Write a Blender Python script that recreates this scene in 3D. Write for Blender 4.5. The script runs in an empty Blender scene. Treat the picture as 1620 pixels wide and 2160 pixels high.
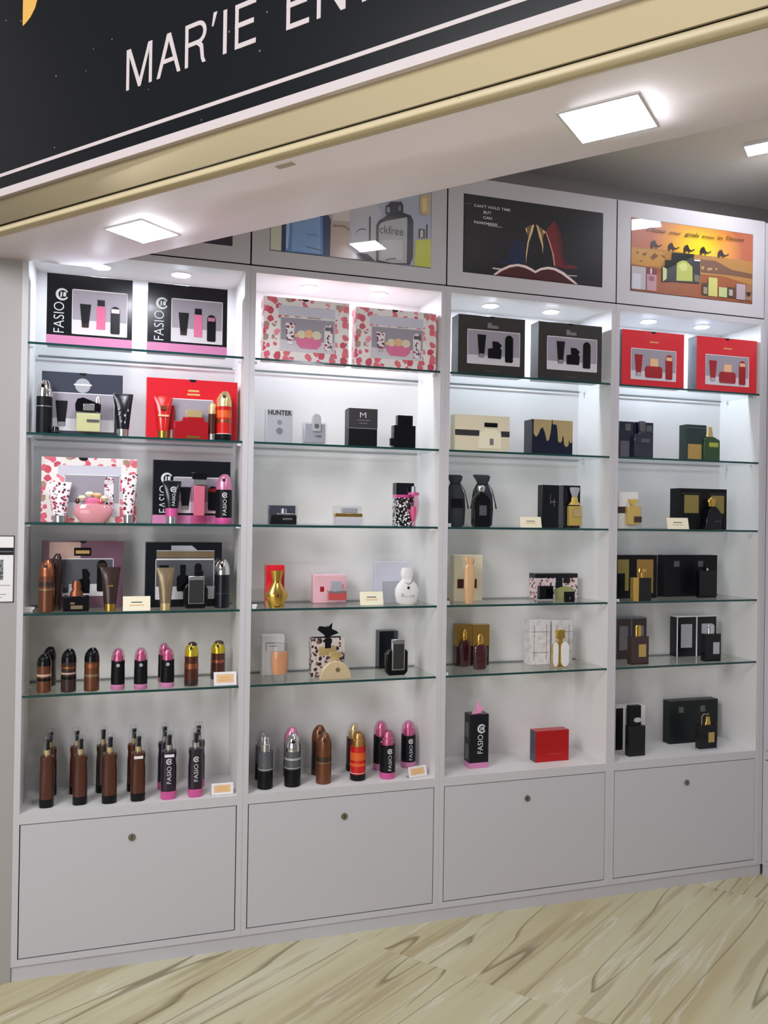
import bpy, bmesh, math, random
from mathutils import Vector, Matrix
random.seed(7)
SC = bpy.context.scene
COL = SC.collection
PI = math.pi
# ------------------------------------------------------------------ camera
CAM = Vector((0.5587, -3.0, 1.5676)); FPX = 1746.4
RX = Vector((0.95309, -0.30232, 0.01472)); UX = Vector((-0.01570, -0.00081, 0.99988)); FX = Vector((0.30227, 0.95321, 0.00552))
cd = bpy.data.cameras.new('camera'); cam = bpy.data.objects.new('camera', cd); COL.objects.link(cam)
m = Matrix((RX, UX, -FX)).transposed().to_4x4(); m.translation = CAM
cam.matrix_world = m
cd.sensor_fit = 'VERTICAL'; cd.sensor_height = 36.0; cd.sensor_width = 27.0; cd.lens = 36.0*FPX/2160.0
cd.clip_start = 0.05; cd.clip_end = 60
SC.camera = cam
# ------------------------------------------------------------------ world, exposure, large lights
SC.view_settings.view_transform = 'Standard'; SC.view_settings.look = 'None'
SC.view_settings.gamma = 1.0; SC.view_settings.exposure = 0.2; SC.view_settings.use_curve_mapping = False
wd = bpy.data.worlds.new('world'); SC.world = wd; wd.use_nodes = True
wd.node_tree.nodes['Background'].inputs[0].default_value = (0.95, 0.93, 0.94, 1)
WORLD_K = 0.15
wd.node_tree.nodes['Background'].inputs[1].default_value = WORLD_K
def area(name, loc, target, size, power, col, sy=None):
    l = bpy.data.lights.new(name, 'AREA'); l.shape = 'RECTANGLE'; l.size = size; l.size_y = sy or size
    l.energy = power; l.color = col
    o = bpy.data.objects.new(name, l); COL.objects.link(o); o.location = loc
    o.rotation_euler = (Vector(target)-Vector(loc)).to_track_quat('-Z', 'Y').to_euler()
    return o
area('corridor_ceiling_light', (-1.5, -2.9, 3.3), (0.0, -0.6, 0.4), 1.5, 92, (0.97, 0.97, 1.0))
area('added_front_fill_light', (-2.2, -5.4, 1.3), (0.3, 0.0, 1.6), 3.4, 50, (0.97, 0.95, 1.0), 2.2)  # added unseen fill light, lifts the soffit and the cabinet fronts
DOWN_K = 240.0; PANEL_K = 60.0

# ------------------------------------------------------------------ helpers
def L1(c):
    c = c/255.0
    return c/12.92 if c <= 0.04045 else ((c+0.055)/1.055)**2.4
def rgb(r, g, b): return (L1(r), L1(g), L1(b), 1.0)
MATS = {}
def mat(name, col=None, rough=0.5, metal=0.0, spec=0.5, coat=0.0, cr=0.08, emit=None, ek=0.0, alpha=1.0, trans=0.0):
    if name in MATS: return MATS[name]
    m = bpy.data.materials.new(name); m.use_nodes = True; MATS[name] = m
    b = m.node_tree.nodes['Principled BSDF']
    b.inputs['Base Color'].default_value = rgb(*col) if col else (.8, .8, .8, 1)
    b.inputs['Roughness'].default_value = rough; b.inputs['Metallic'].default_value = metal
    b.inputs['Specular IOR Level'].default_value = spec; b.inputs['Coat Weight'].default_value = coat
    b.inputs['Coat Roughness'].default_value = cr
    b.inputs['Transmission Weight'].default_value = trans
    if emit:
        b.inputs['Emission Color'].default_value = rgb(*emit); b.inputs['Emission Strength'].default_value = ek
    return m
def nodes(m): return m.node_tree.nodes, m.node_tree.links
def glass(name, tint, refl=0.9, rough=0.0, ior=1.45):
    """clear film or pane: transparent with a fresnel reflection"""
    if name in MATS: return MATS[name]
    m = bpy.data.materials.new(name); m.use_nodes = True; MATS[name] = m
    n, l = nodes(m); n.clear()
    out = n.new('ShaderNodeOutputMaterial'); mx = n.new('ShaderNodeMixShader'); t = n.new('ShaderNodeBsdfTransparent'); g = n.new('ShaderNodeBsdfGlossy')
    f = n.new('ShaderNodeFresnel'); f.inputs[0].default_value = ior
    t.inputs[0].default_value = (*tint, 1); g.inputs[0].default_value = (refl, refl, refl, 1); g.inputs['Roughness'].default_value = rough
    ge = n.new('ShaderNodeNewGeometry'); iv = n.new('ShaderNodeMath'); iv.operation = 'SUBTRACT'; iv.inputs[0].default_value = 1.0; l.new(ge.outputs['Backfacing'], iv.inputs[1])
    mu = n.new('ShaderNodeMath'); mu.operation = 'MULTIPLY'; l.new(f.outputs[0], mu.inputs[0]); l.new(iv.outputs[0], mu.inputs[1])   # reflect once, on the outer face
    l.new(mu.outputs[0], mx.inputs[0]); l.new(t.outputs[0], mx.inputs[1]); l.new(g.outputs[0], mx.inputs[2]); l.new(mx.outputs[0], out.inputs[0])
    return m
def blotch(name, base, cols, scale=60, thr=0.42, rough=0.35, rand=1.0):
    """printed blotches (petals, leopard spots) as a cell pattern over a base colour"""
    if name in MATS: return MATS[name]
    m = mat(name, base, rough); n, l = nodes(m); b = n['Principled BSDF']
    tc = n.new('ShaderNodeTexCoord'); v = n.new('ShaderNodeTexVoronoi'); v.inputs['Scale'].default_value = scale; v.inputs['Randomness'].default_value = rand
    ns = n.new('ShaderNodeTexNoise'); ns.inputs['Scale'].default_value = scale*0.9
    add = n.new('ShaderNodeMixRGB'); add.blend_type = 'ADD'; add.inputs[0].default_value = 0.014*60/scale
    l.new(tc.outputs['Object'], add.inputs[1]); l.new(ns.outputs['Color'], add.inputs[2]); l.new(tc.outputs['Object'], ns.inputs['Vector'])
    l.new(add.outputs[0], v.inputs['Vector'])
    lt = n.new('ShaderNodeMath'); lt.operation = 'LESS_THAN'; lt.inputs[1].default_value = thr; l.new(v.outputs['Distance'], lt.inputs[0])
    sp = n.new('ShaderNodeSeparateColor'); l.new(v.outputs['Color'], sp.inputs[0])
    cr = n.new('ShaderNodeValToRGB'); cr.color_ramp.interpolation = 'CONSTANT'
    e = cr.color_ramp.elements
    while len(e) < len(cols): e.new(0.5)
    for i, c in enumerate(cols): e[i].position = i/len(cols); e[i].color = rgb(*c)
    l.new(sp.outputs[0], cr.inputs[0])
    mx = n.new('ShaderNodeMixRGB'); mx.inputs[1].default_value = rgb(*base); l.new(lt.outputs[0], mx.inputs[0]); l.new(cr.outputs[0], mx.inputs[2])
    l.new(mx.outputs[0], b.inputs['Base Color'])
    return m

class MB:
    """collects shapes into one mesh"""
    def __init__(s): s.bm = bmesh.new(); s.mi = 0
    def use(s, i): s.mi = i; return s
    def _f(s, vs, smooth=False):
        try:
            f = s.bm.faces.new(vs); f.material_index = s.mi; f.smooth = smooth; return f
        except ValueError: return None
    def box(s, x0, x1, y0, y1, z0, z1):
        v = [s.bm.verts.new(p) for p in ((x0,y0,z0),(x1,y0,z0),(x1,y1,z0),(x0,y1,z0),(x0,y0,z1),(x1,y0,z1),(x1,y1,z1),(x0,y1,z1))]
        for q in ((0,3,2,1),(4,5,6,7),(0,1,5,4),(1,2,6,5),(2,3,7,6),(3,0,4,7)): s._f([v[i] for i in q])
        return s
    def loft(s, rings, n=24, p=2.0, smooth=True, cap=True):
        """rings: (z, rx, ry, [cx, cy]); p is the superellipse power (2 round, 6 nearly square)"""
        R = []
        for r in rings:
            z, rx, ry = r[:3]; cx, cy = (r[3], r[4]) if len(r) > 3 else (0, 0); pp = r[5] if len(r) > 5 else p
            vs = []
            for k in range(n):
                a = 2*PI*k/n + PI/n; c, q = math.cos(a), math.sin(a)
                vs.append(s.bm.verts.new((cx+rx*math.copysign(abs(c)**(2/pp), c), cy+ry*math.copysign(abs(q)**(2/pp), q), z)))
            R.append(vs)
        for a, b in zip(R, R[1:]):
            for k in range(n): s._f([a[k], a[(k+1) % n], b[(k+1) % n], b[k]], smooth)
        if cap: s._f(R[0][::-1]); s._f(R[-1])
        return s
    def prism(s, pts, y0, y1):
        """outline in x,z extruded along y"""
        a = [s.bm.verts.new((x, y0, z)) for x, z in pts]; b = [s.bm.verts.new((x, y1, z)) for x, z in pts]
        n = len(pts); s._f(a); s._f(b[::-1])
        for i in range(n): s._f([a[i], b[i], b[(i+1) % n], a[(i+1) % n]])
        return s
    def sheet(s, pts3):
        s._f([s.bm.verts.new(p) for p in pts3]); return s
    def tube(s, path, r, n=8):
        prev = None
        for i, p in enumerate(path):
            p = Vector(p); d = (Vector(path[min(i+1, len(path)-1)])-Vector(path[max(i-1, 0)])).normalized()
            u = d.orthogonal().normalized() if prev is None else (pu - d*pu.dot(d)).normalized()
            pu = u; w = d.cross(u); rr = r[i] if isinstance(r, (list, tuple)) else r
            ring = [s.bm.verts.new(p+(u*math.cos(2*PI*k/n)+w*math.sin(2*PI*k/n))*rr) for k in range(n)]
            if prev:
                for k in range(n): s._f([prev[k], prev[(k+1) % n], ring[(k+1) % n], ring[k]], True)
            else: s._f(ring[::-1])
            prev = ring
        s._f(prev); return s
    def build(s, name, mats, parent=None, bev=0.0, loc=None):
        bmesh.ops.recalc_face_normals(s.bm, faces=s.bm.faces[:])
        me = bpy.data.meshes.new(name); s.bm.to_mesh(me); s.bm.free()
        me.set_sharp_from_angle(angle=math.radians(38))
        for mm in (mats if isinstance(mats, (list, tuple)) else [mats]): me.materials.append(mm)
        o = bpy.data.objects.new(name, me); COL.objects.link(o)
        if parent: o.parent = parent
        if loc: o.location = loc
        if bev:
            b = o.modifiers.new('bevel', 'BEVEL'); b.width = bev; b.segments = 2; b.limit_method = 'ANGLE'; b.angle_limit = math.radians(40)
        return o
def thing(name, label, cat, loc=(0, 0, 0), rz=0.0, group=None):
    o = bpy.data.objects.new(name, None); COL.objects.link(o); o.empty_display_size = 0.03
    o.location = loc; o.rotation_euler = (0, 0, rz); o['label'] = label; o['category'] = cat
    if group: o['group'] = group
    return o
def tag(o, label, cat, group=None):
    o['label'] = label; o['category'] = cat
    if group: o['group'] = group
    return o
def struct(o): o['kind'] = 'structure'; return o
def copy_thing(o, loc, rz, label, parent=None):
    c = o.copy(); COL.objects.link(c)
    if parent is None: c.location = loc; c.rotation_euler = (0, 0, rz); c['label'] = label
    else: c.parent = parent
    for ch in [x for x in o.children]: copy_thing(ch, None, None, None, c)
    return c
def lettering(txt, m, parent, x0, x1, z0, z1, y, rot=0.0, name='lettering', thick=0.0, bold=0.0, slant=0.0):
    """flat letters that fill the box x0..x1, z0..z1 on the plane y (rot turns the run of the text)"""
    cu = bpy.data.curves.new(name, 'FONT'); cu.body = txt; cu.size = 1; cu.offset = bold; cu.shear = slant; cu.resolution_u = 3
    t = bpy.data.objects.new('t', cu); COL.objects.link(t)
    dg = bpy.context.evaluated_depsgraph_get(); me = bpy.data.meshes.new_from_object(t.evaluated_get(dg))
    bpy.data.objects.remove(t); bpy.data.curves.remove(cu)
    xs = [v.co.x for v in me.vertices]; ys = [v.co.y for v in me.vertices]
    ax, bx, ay, by = min(xs), max(xs), min(ys), max(ys)
    for v in me.vertices:
        s, q = (v.co.x-ax)/(bx-ax), (v.co.y-ay)/(by-ay)
        if rot: s, q = 1-q, s                                  # runs upwards
        v.co = (x0+s*(x1-x0), y, z0+q*(z1-z0))
    me.materials.clear(); me.materials.append(m); me.name = name
    o = bpy.data.objects.new(name, me); COL.objects.link(o)
    if parent: o.parent = parent
    return o
# a photograph pixel seen on the plane at depth y, or on the level z: real points of the room
def onY(u, v, y):
    d = RX*((u-810)/FPX)+UX*((1080-v)/FPX)+FX; return CAM+d*((y-CAM.y)/d.y)
def onZ(u, v, z):
    d = RX*((u-810)/FPX)+UX*((1080-v)/FPX)+FX; return CAM+d*((z-CAM.z)/d.z)

# ------------------------------------------------------------------ materials of the room
M = {}
M['lam'] = mat('grey_laminate', (196, 194, 199), 0.38, spec=0.35)
M['lamin'] = mat('white_interior_laminate', (226, 224, 222), 0.45, spec=0.3)
M['lam2'] = mat('cabinet_laminate', (200, 198, 202), 0.42, spec=0.3)
M['dark'] = mat('dark_edge_gap_shade', (4, 4, 5), 1.0, spec=0.0)  # near-black colour for dark edges and for shade painted into gaps
M['wall'] = mat('warm_grey_wall', (164, 160, 158), 0.6)
M['ceil'] = mat('painted_ceiling', (250, 240, 240), 0.55)
M['white'] = mat('white_plastic', (235, 235, 238), 0.35)
M['lens'] = mat('lamp_lens', (255, 255, 255), 0.4, emit=(228, 238, 255), ek=DOWN_K)
M['panel'] = mat('panel_lens', (255, 255, 255), 0.4, emit=(243, 245, 255), ek=PANEL_K)
M['glass'] = glass('shelf_glass', (0.965, 0.985, 0.978), 0.75)
M['edge'] = mat('glass_edge', (24, 66, 64), 0.15)
M['steel'] = mat('brushed_steel', (150, 148, 140), 0.3, 1.0)
M['beige'] = mat('beige_paint', (220, 204, 160), 0.45)
# beige paint with small chips
n, l = nodes(M['beige']); tc = n.new('ShaderNodeTexCoord'); ns = n.new('ShaderNodeTexNoise'); ns.inputs['Scale'].default_value = 26; ns.inputs['Detail'].default_value = 6
cr = n.new('ShaderNodeValToRGB'); cr.color_ramp.elements[0].position = 0.255; cr.color_ramp.elements[0].color = rgb(70, 62, 50); cr.color_ramp.elements[1].position = 0.275; cr.color_ramp.elements[1].color = rgb(214, 198, 160)
l.new(tc.outputs['Object'], ns.inputs[0]); l.new(ns.outputs[0], cr.inputs[0]); l.new(cr.outputs[0], n['Principled BSDF'].inputs['Base Color'])
# veined floor tiles
fl = mat('veined_floor_tile', (190, 180, 140), 0.32, spec=0.4); n, l = nodes(fl)
geo = n.new('ShaderNodeNewGeometry')
def vmap(src, rz, scale, loc=(0, 0, 0)):
    m0 = n.new('ShaderNodeMapping'); m0.inputs['Rotation'].default_value = (0, 0, rz); l.new(src, m0.inputs[0])
    mp = n.new('ShaderNodeMapping'); mp.inputs['Scale'].default_value = scale; mp.inputs['Location'].default_value = loc
    l.new(m0.outputs[0], mp.inputs[0]); return mp.outputs[0]
ti = vmap(geo.outputs['Position'], -math.radians(40.6), (1/1.2, 1/0.6, 1), (0.13, 0.2, 0))
fr = n.new('ShaderNodeVectorMath'); fr.operation = 'FLOOR'; l.new(ti, fr.inputs[0])
wn = n.new('ShaderNodeTexWhiteNoise'); wn.noise_dimensions = '3D'; l.new(fr.outputs[0], wn.inputs['Vector'])
base = vmap(geo.outputs['Position'], -math.radians(33), (0.17, 2.4, 1))
ad = n.new('ShaderNodeVectorMath'); ad.operation = 'MULTIPLY_ADD'; ad.inputs[1].default_value = (5, 5, 5); l.new(wn.outputs['Color'], ad.inputs[0]); l.new(base, ad.inputs[2])
def noise(scale, det, dist, rgh=0.55):
    t = n.new('ShaderNodeTexNoise'); t.inputs['Scale'].default_value = scale; t.inputs['Detail'].default_value = det; t.inputs['Distortion'].default_value = dist; t.inputs['Roughness'].default_value = rgh
    l.new(ad.outputs[0], t.inputs['Vector']); return t.outputs[0]
def ramp(src, els):
    r = n.new('ShaderNodeValToRGB'); e = r.color_ramp.elements
    while len(e) < len(els): e.new(0.5)
    for i, (p, c) in enumerate(els): e[i].position = p; e[i].color = c if len(c) == 4 else rgb(*c)
    l.new(src, r.inputs[0]); return r.outputs[0]
K0, K1 = (0, 0, 0, 1), (1, 1, 1, 1)
c1 = ramp(noise(2.4, 5, 0.15), [(0.25, (180, 162, 120)), (0.42, (196, 187, 149)), (0.55, (202, 196, 161)), (0.72, (210, 206, 184))])
v1 = ramp(noise(3.4, 1.5, 0.05, 0.35), [(0.478, K0), (0.498, K1), (0.501, K1), (0.507, K0)])
v2 = ramp(noise(6.5, 4, 0.12, 0.55), [(0.38, K1), (0.46, K0)])
v3 = ramp(noise(4.0, 3, 0.2, 0.5), [(0.56, K0), (0.575, K1), (0.59, K0)])
def mix(f, a, bcol, k):
    q = n.new('ShaderNodeMath'); q.operation = 'MULTIPLY'; q.inputs[1].default_value = k; l.new(f, q.inputs[0])
    x = n.new('ShaderNodeMixRGB'); l.new(q.outputs[0], x.inputs[0]); l.new(a, x.inputs[1]); x.inputs[2].default_value = rgb(*bcol); return x.outputs[0]
c = mix(v2, c1, (158, 138, 98), 0.5); c = mix(v3, c, (222, 218, 204), 0.55); c = mix(v1, c, (112, 98, 66), 0.75)
l.new(c, n['Principled BSDF'].inputs['Base Color'])
M['floor'] = fl

# ------------------------------------------------------------------ structure
struct(MB().box(-4, 7, -6, 0.6, -0.1, 0).build('floor', M['floor']))
struct(MB().box(-2.5, 0.2306, 0.0, 0.12, 0, 3.6).build('wall_left', M['wall']))
struct(MB().box(-0.2, 5.2, 0.30, 0.42, 0, 3.6).build('wall_back', M['wall']))
struct(MB().box(-0.6, 5.2, -3.2, 0.42, 3.10, 3.2).build('ceiling', mat('shop_ceiling', (236, 234, 230), 0.6)))
for o in list(bpy.data.objects):
    if o.name == 'ceiling':   # the shop ceiling stops at the beam: cut it along the shop front
        bm = bmesh.new(); bm.from_mesh(o.data)
        ax = Vector((math.cos(math.radians(-49.4)), math.sin(math.radians(-49.4)), 0)); yv = Vector((-ax.y, ax.x, 0))
        g = bm.verts[:]+bm.edges[:]+bm.faces[:]
        r = bmesh.ops.bisect_plane(bm, geom=g, plane_co=yv*0.2, plane_no=-yv, clear_outer=True)
        ed = [e for e in bm.edges if e.is_boundary]; bmesh.ops.holes_fill(bm, edges=ed); bm.to_mesh(o.data); bm.free()
# beam over the shop front, turned to the line of the corridor
BR = math.radians(-49.4)
def cut(o):
    bm = bmesh.new(); bm.from_mesh(o.data); nl = Vector((math.sin(BR), math.cos(BR), 0))
    bmesh.ops.bisect_plane(bm, geom=bm.verts[:]+bm.edges[:]+bm.faces[:], plane_co=nl*-0.0015, plane_no=nl, clear_outer=True)
    bmesh.ops.holes_fill(bm, edges=[e for e in bm.edges if e.is_boundary]); bmesh.ops.recalc_face_normals(bm, faces=bm.faces[:]); bm.to_mesh(o.data); bm.free(); return o
def inbeam(o): o.rotation_euler = (0, 0, BR); return cut(o)
struct(inbeam(MB().box(-0.02, 4.6, -0.008, 0.337, 2.405, 3.75).build('wall_front', M['ceil'])))
mb = MB()
mb.loft([(0, 0.012, 0.012)], 4) if False else None
mb.box(-0.02, 4.6, -0.016, -0.008, 2.4375, 2.62)
struct(inbeam(mb.build('trim_1', M['beige'])))
mb = MB(); prof = [(-0.008, 2.403), (-0.016, 2.404), (-0.021, 2.409), (-0.0225, 2.418), (-0.021, 2.428), (-0.014, 2.433), (-0.008, 2.434)]
a = [mb.bm.verts.new((-0.02, y, z)) for y, z in prof]; b = [mb.bm.verts.new((4.6, y, z)) for y, z in prof]
for i in range(len(prof)-1): mb._f([a[i], b[i], b[i+1], a[i+1]], True)
mb._f(a); mb._f(b[::-1])
struct(inbeam(mb.build('trim_2', M['beige'])))
struct(inbeam(MB().box(-0.02, 4.6, -0.0095, -0.0079, 2.4335, 2.438).build('groove_shade', M['dark'])))  # black strip painting the shade inside the groove, no separate moulding
# the fascia sign
sg = thing('fascia_sign', 'black shop fascia sign with white and gold lettering over the opening', 'sign', (0, 0, 0), BR)
M['black'] = mat('sign_black', (24, 26, 30), 0.3, spec=0.25)
nn, ll = nodes(M['black']); tc = nn.new('ShaderNodeTexCoord'); vo = nn.new('ShaderNodeTexVoronoi'); vo.inputs['Scale'].default_value = 16
cr = nn.new('ShaderNodeValToRGB'); cr.color_ramp.elements[0].position = 0.035; cr.color_ramp.elements[0].color = rgb(120, 122, 126); cr.color_ramp.elements[1].position = 0.05; cr.color_ramp.elements[1].color = rgb(22, 24, 28)
ll.new(tc.outputs['Object'], vo.inputs['Vector']); ll.new(vo.outputs['Distance'], cr.inputs[0]); ll.new(cr.outputs[0], nn['Principled BSDF'].inputs['Base Color'])
M['signwhite'] = mat('sign_white', (214, 202, 202), 0.4)
M['gold_paint'] = mat('sign_gold', (240, 186, 92), 0.4)
cut(MB().box(-0.02, 4.2, -0.030, -0.017, 2.535, 3.7).build('panel', M['black'], sg))
cut(MB().box(-0.02, 4.2, -0.034, -0.017, 2.512, 2.535).build('frame', M['signwhite'], sg))
cut(MB().box(-0.02, 4.2, -0.0315, -0.030, 2.572, 2.582).build('stripe', M['signwhite'], sg))
def glyph(ch, x0, x1, z0, z1, bold=-0.012):
    o = lettering(ch, M['signwhite'], sg, x0, x1, z0, z1, -0.0312, name='letter', bold=bold); return o
YS = -0.0312
def bar(*pts_list, name='letter', m=None):
    mb = MB()
    for k, pts in enumerate(pts_list): mb.prism(pts, YS-0.00012*k, -0.030)
    return mb.build(name, m or M['signwhite'], sg)
Z0, Z1 = 2.690, 2.798
sx = 1.0
t = 0.011
def E_(x, w=0.066): bar([(x, Z0), (x+t, Z0), (x+t, Z1), (x, Z1)], [(x, Z0), (x+w, Z0), (x+w, Z0+.012), (x, Z0+.012)], [(x, Z1-.012), (x+w, Z1-.012), (x+w, Z1), (x, Z1)], [(x, (Z0+Z1)/2-.004), (x+w*.9, (Z0+Z1)/2-.004), (x+w*.9, (Z0+Z1)/2+.008), (x, (Z0+Z1)/2+.008)])
x = 0.886
bar([(x, Z0), (x+t, Z0), (x+t, Z1-.02), (x+.046, Z0), (x+.055, Z0), (x+.086, Z1-.02), (x+.086, Z0), (x+.097, Z0), (x+.097, Z1), (x+.082, Z1), (x+.0505, Z0+.022), (x+.016, Z1), (x, Z1)])
x = 1.0008
bar([(x, Z0), (x+.012, Z0), (x+.024, Z0+.033), (x+.062, Z0+.033), (x+.058, Z0+.044), (x+.028, Z0+.044), (x+.043, Z0+.088), (x+.074, Z0), (x+.086, Z0), (x+.050, Z1), (x+.036, Z1)])
x = 1.102; arc = [(x+.045+.028*math.cos(a), Z0+.079+.029*math.sin(a)) for a in [PI/2-PI*k/10 for k in range(11)]]; arc2 = [(x+.045+.017*math.cos(a), Z0+.079+.018*math.sin(a)) for a in [-PI/2+PI*k/10 for k in range(11)]]
bar([(x, Z0), (x+t, Z0), (x+t, Z1), (x, Z1)], [(x, Z1)]+arc+[(x, Z0+.050), (x, Z0+.061)]+arc2+[(x, Z0+.097)], [(x+.040, Z0+.056), (x+.052, Z0+.058), (x+.062, Z0+.045), (x+.066, Z0+.012), (x+.072, Z0), (x+.060, Z0), (x+.055, Z0+.012), (x+.051, Z0+.040), (x+.040, Z0+.050)])
bar([(1.1925, Z0+.080), (1.198, Z0+.080), (1.2105, Z0+.113), (1.198, Z0+.113)])
bar([(1.2305, Z0), (1.2425, Z0), (1.2425, Z1), (1.2305, Z1)])
E_(1.269); E_(1.427)
x = 1.5145
bar([(x, Z0), (x+t, Z0), (x+t, Z1-.022), (x+.066, Z0), (x+.079, Z0), (x+.079, Z1), (x+.068, Z1), (x+.068, Z0+.022), (x+.014, Z1), (x, Z1)])
x = 1.637
bar([(x-.034, Z1-.012), (x+.046, Z1-.012), (x+.046, Z1), (x-.034, Z1)], [(x, Z0), (x+.012, Z0), (x+.012, Z1), (x, Z1)])
E_(1.72)
G = M['gold_paint']
bar([(.433, 3.0), (.447, 3.004), (.470, 3.016), (.490, 3.036), (.500, 3.058), (.502, 3.09), (.502, 3.62), (.433, 3.62)], name='gold_letter', m=G)
bar([(.683, 3.012), (.690, 3.000), (.702, 2.997), (.722, 3.0), (.80, 3.05), (.90, 3.15), (.90, 3.30), (.80, 3.2), (.72, 3.14), (.64, 3.3), (.57, 3.55), (.53, 3.55), (.62, 3.14)], name='gold_letter', m=G)
# LED panel lamps: two in the beam soffit, one in the shop ceiling
def panel_lamp(loc, s, label, h=0.004, s2=None):
    t = thing('ceiling_lamp', label, 'ceiling lamp', loc, BR, 'square panel lamps'); s2 = s2 or s; e = 0.006
    mb = MB(); w, d = s/2+e, s2/2+e
    mb.box(-w, w, -d, -d+e, -h, 0).box(-w, w, d-e, d, -h, 0).box(-w, -w+e, -d+e, d-e, -h, 0).box(w-e, w, -d+e, d-e, -h, 0)
    mb.build('frame', M['white'], t); MB().box(-w+e, w-e, -d+e, d-e, -h*.8, 0).build('diffuser', M['panel'], t)
panel_lamp((1.515, -1.495, 2.405), 0.160, 'large square panel lamp in the underside of the front beam, the one nearer the camera', s2=0.152)
panel_lamp((0.605, -0.44, 2.405), 0.150, 'square panel lamp in the front beam above the leftmost shelves', s2=0.142)
panel_lamp((3.02, -0.26, 3.10), 0.125, 'small square panel lamp in the shop ceiling near the right edge', s2=0.10, h=0.014)
panel_lamp((1.865, -1.50, 3.10), 0.16, 'square panel lamp in the shop ceiling behind the front beam')
panel_lamp((3.10, -0.66, 3.10), 0.16, 'square panel lamp in the shop ceiling outside the right edge')
# broken patch of filler on the soffit edge
pp = MB().prism([(0, 0), (.05, .0), (.05, .001), (0, .001)], 0.012, 0.03).build('plaster_patch', mat('filler', (190, 180, 165), .8)); pp.rotation_euler = (0, 0, BR)
tag(pp, 'small grey filler patch on the edge of the front beam soffit', 'patch')
bpy.data.objects['plaster_patch'].location = Vector((0.887, -1.035, 2.4035))
# hall side cabinet on the right hand wall
LS = [0.2505+0.7608*i for i in range(4)]; RS = [0.9715+0.7608*i for i in range(4)]
XR = RS[3]+0.0195+0.018
sc = thing('side_cabinet', 'grey cabinet standing on the right hand wall beside the last shelf bay', 'cabinet', (XR+.002, 0, 0))
MB().box(0, 0.4, -1.5, -0.002, 0.05, 2.9).build('body', M['lam'], sc)
MB().box(0.004, 0.4, -1.5, -0.002, 0.0, 0.05).build('plinth', M['lam'], sc)
for z0, z1 in ((.075, .515), (.56, 2.44), (2.475, 2.9)):
    MB().box(-0.001, 0, -0.745, -0.0185, z0-.003, z1+.003).build('door_gap_shade', M['dark'], sc)  # black plate behind the door paints the shade of its gap
    MB().box(-0.004, -0.001, -0.742, -0.0215, z0, z1).build('door', M['lam'], sc)

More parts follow.
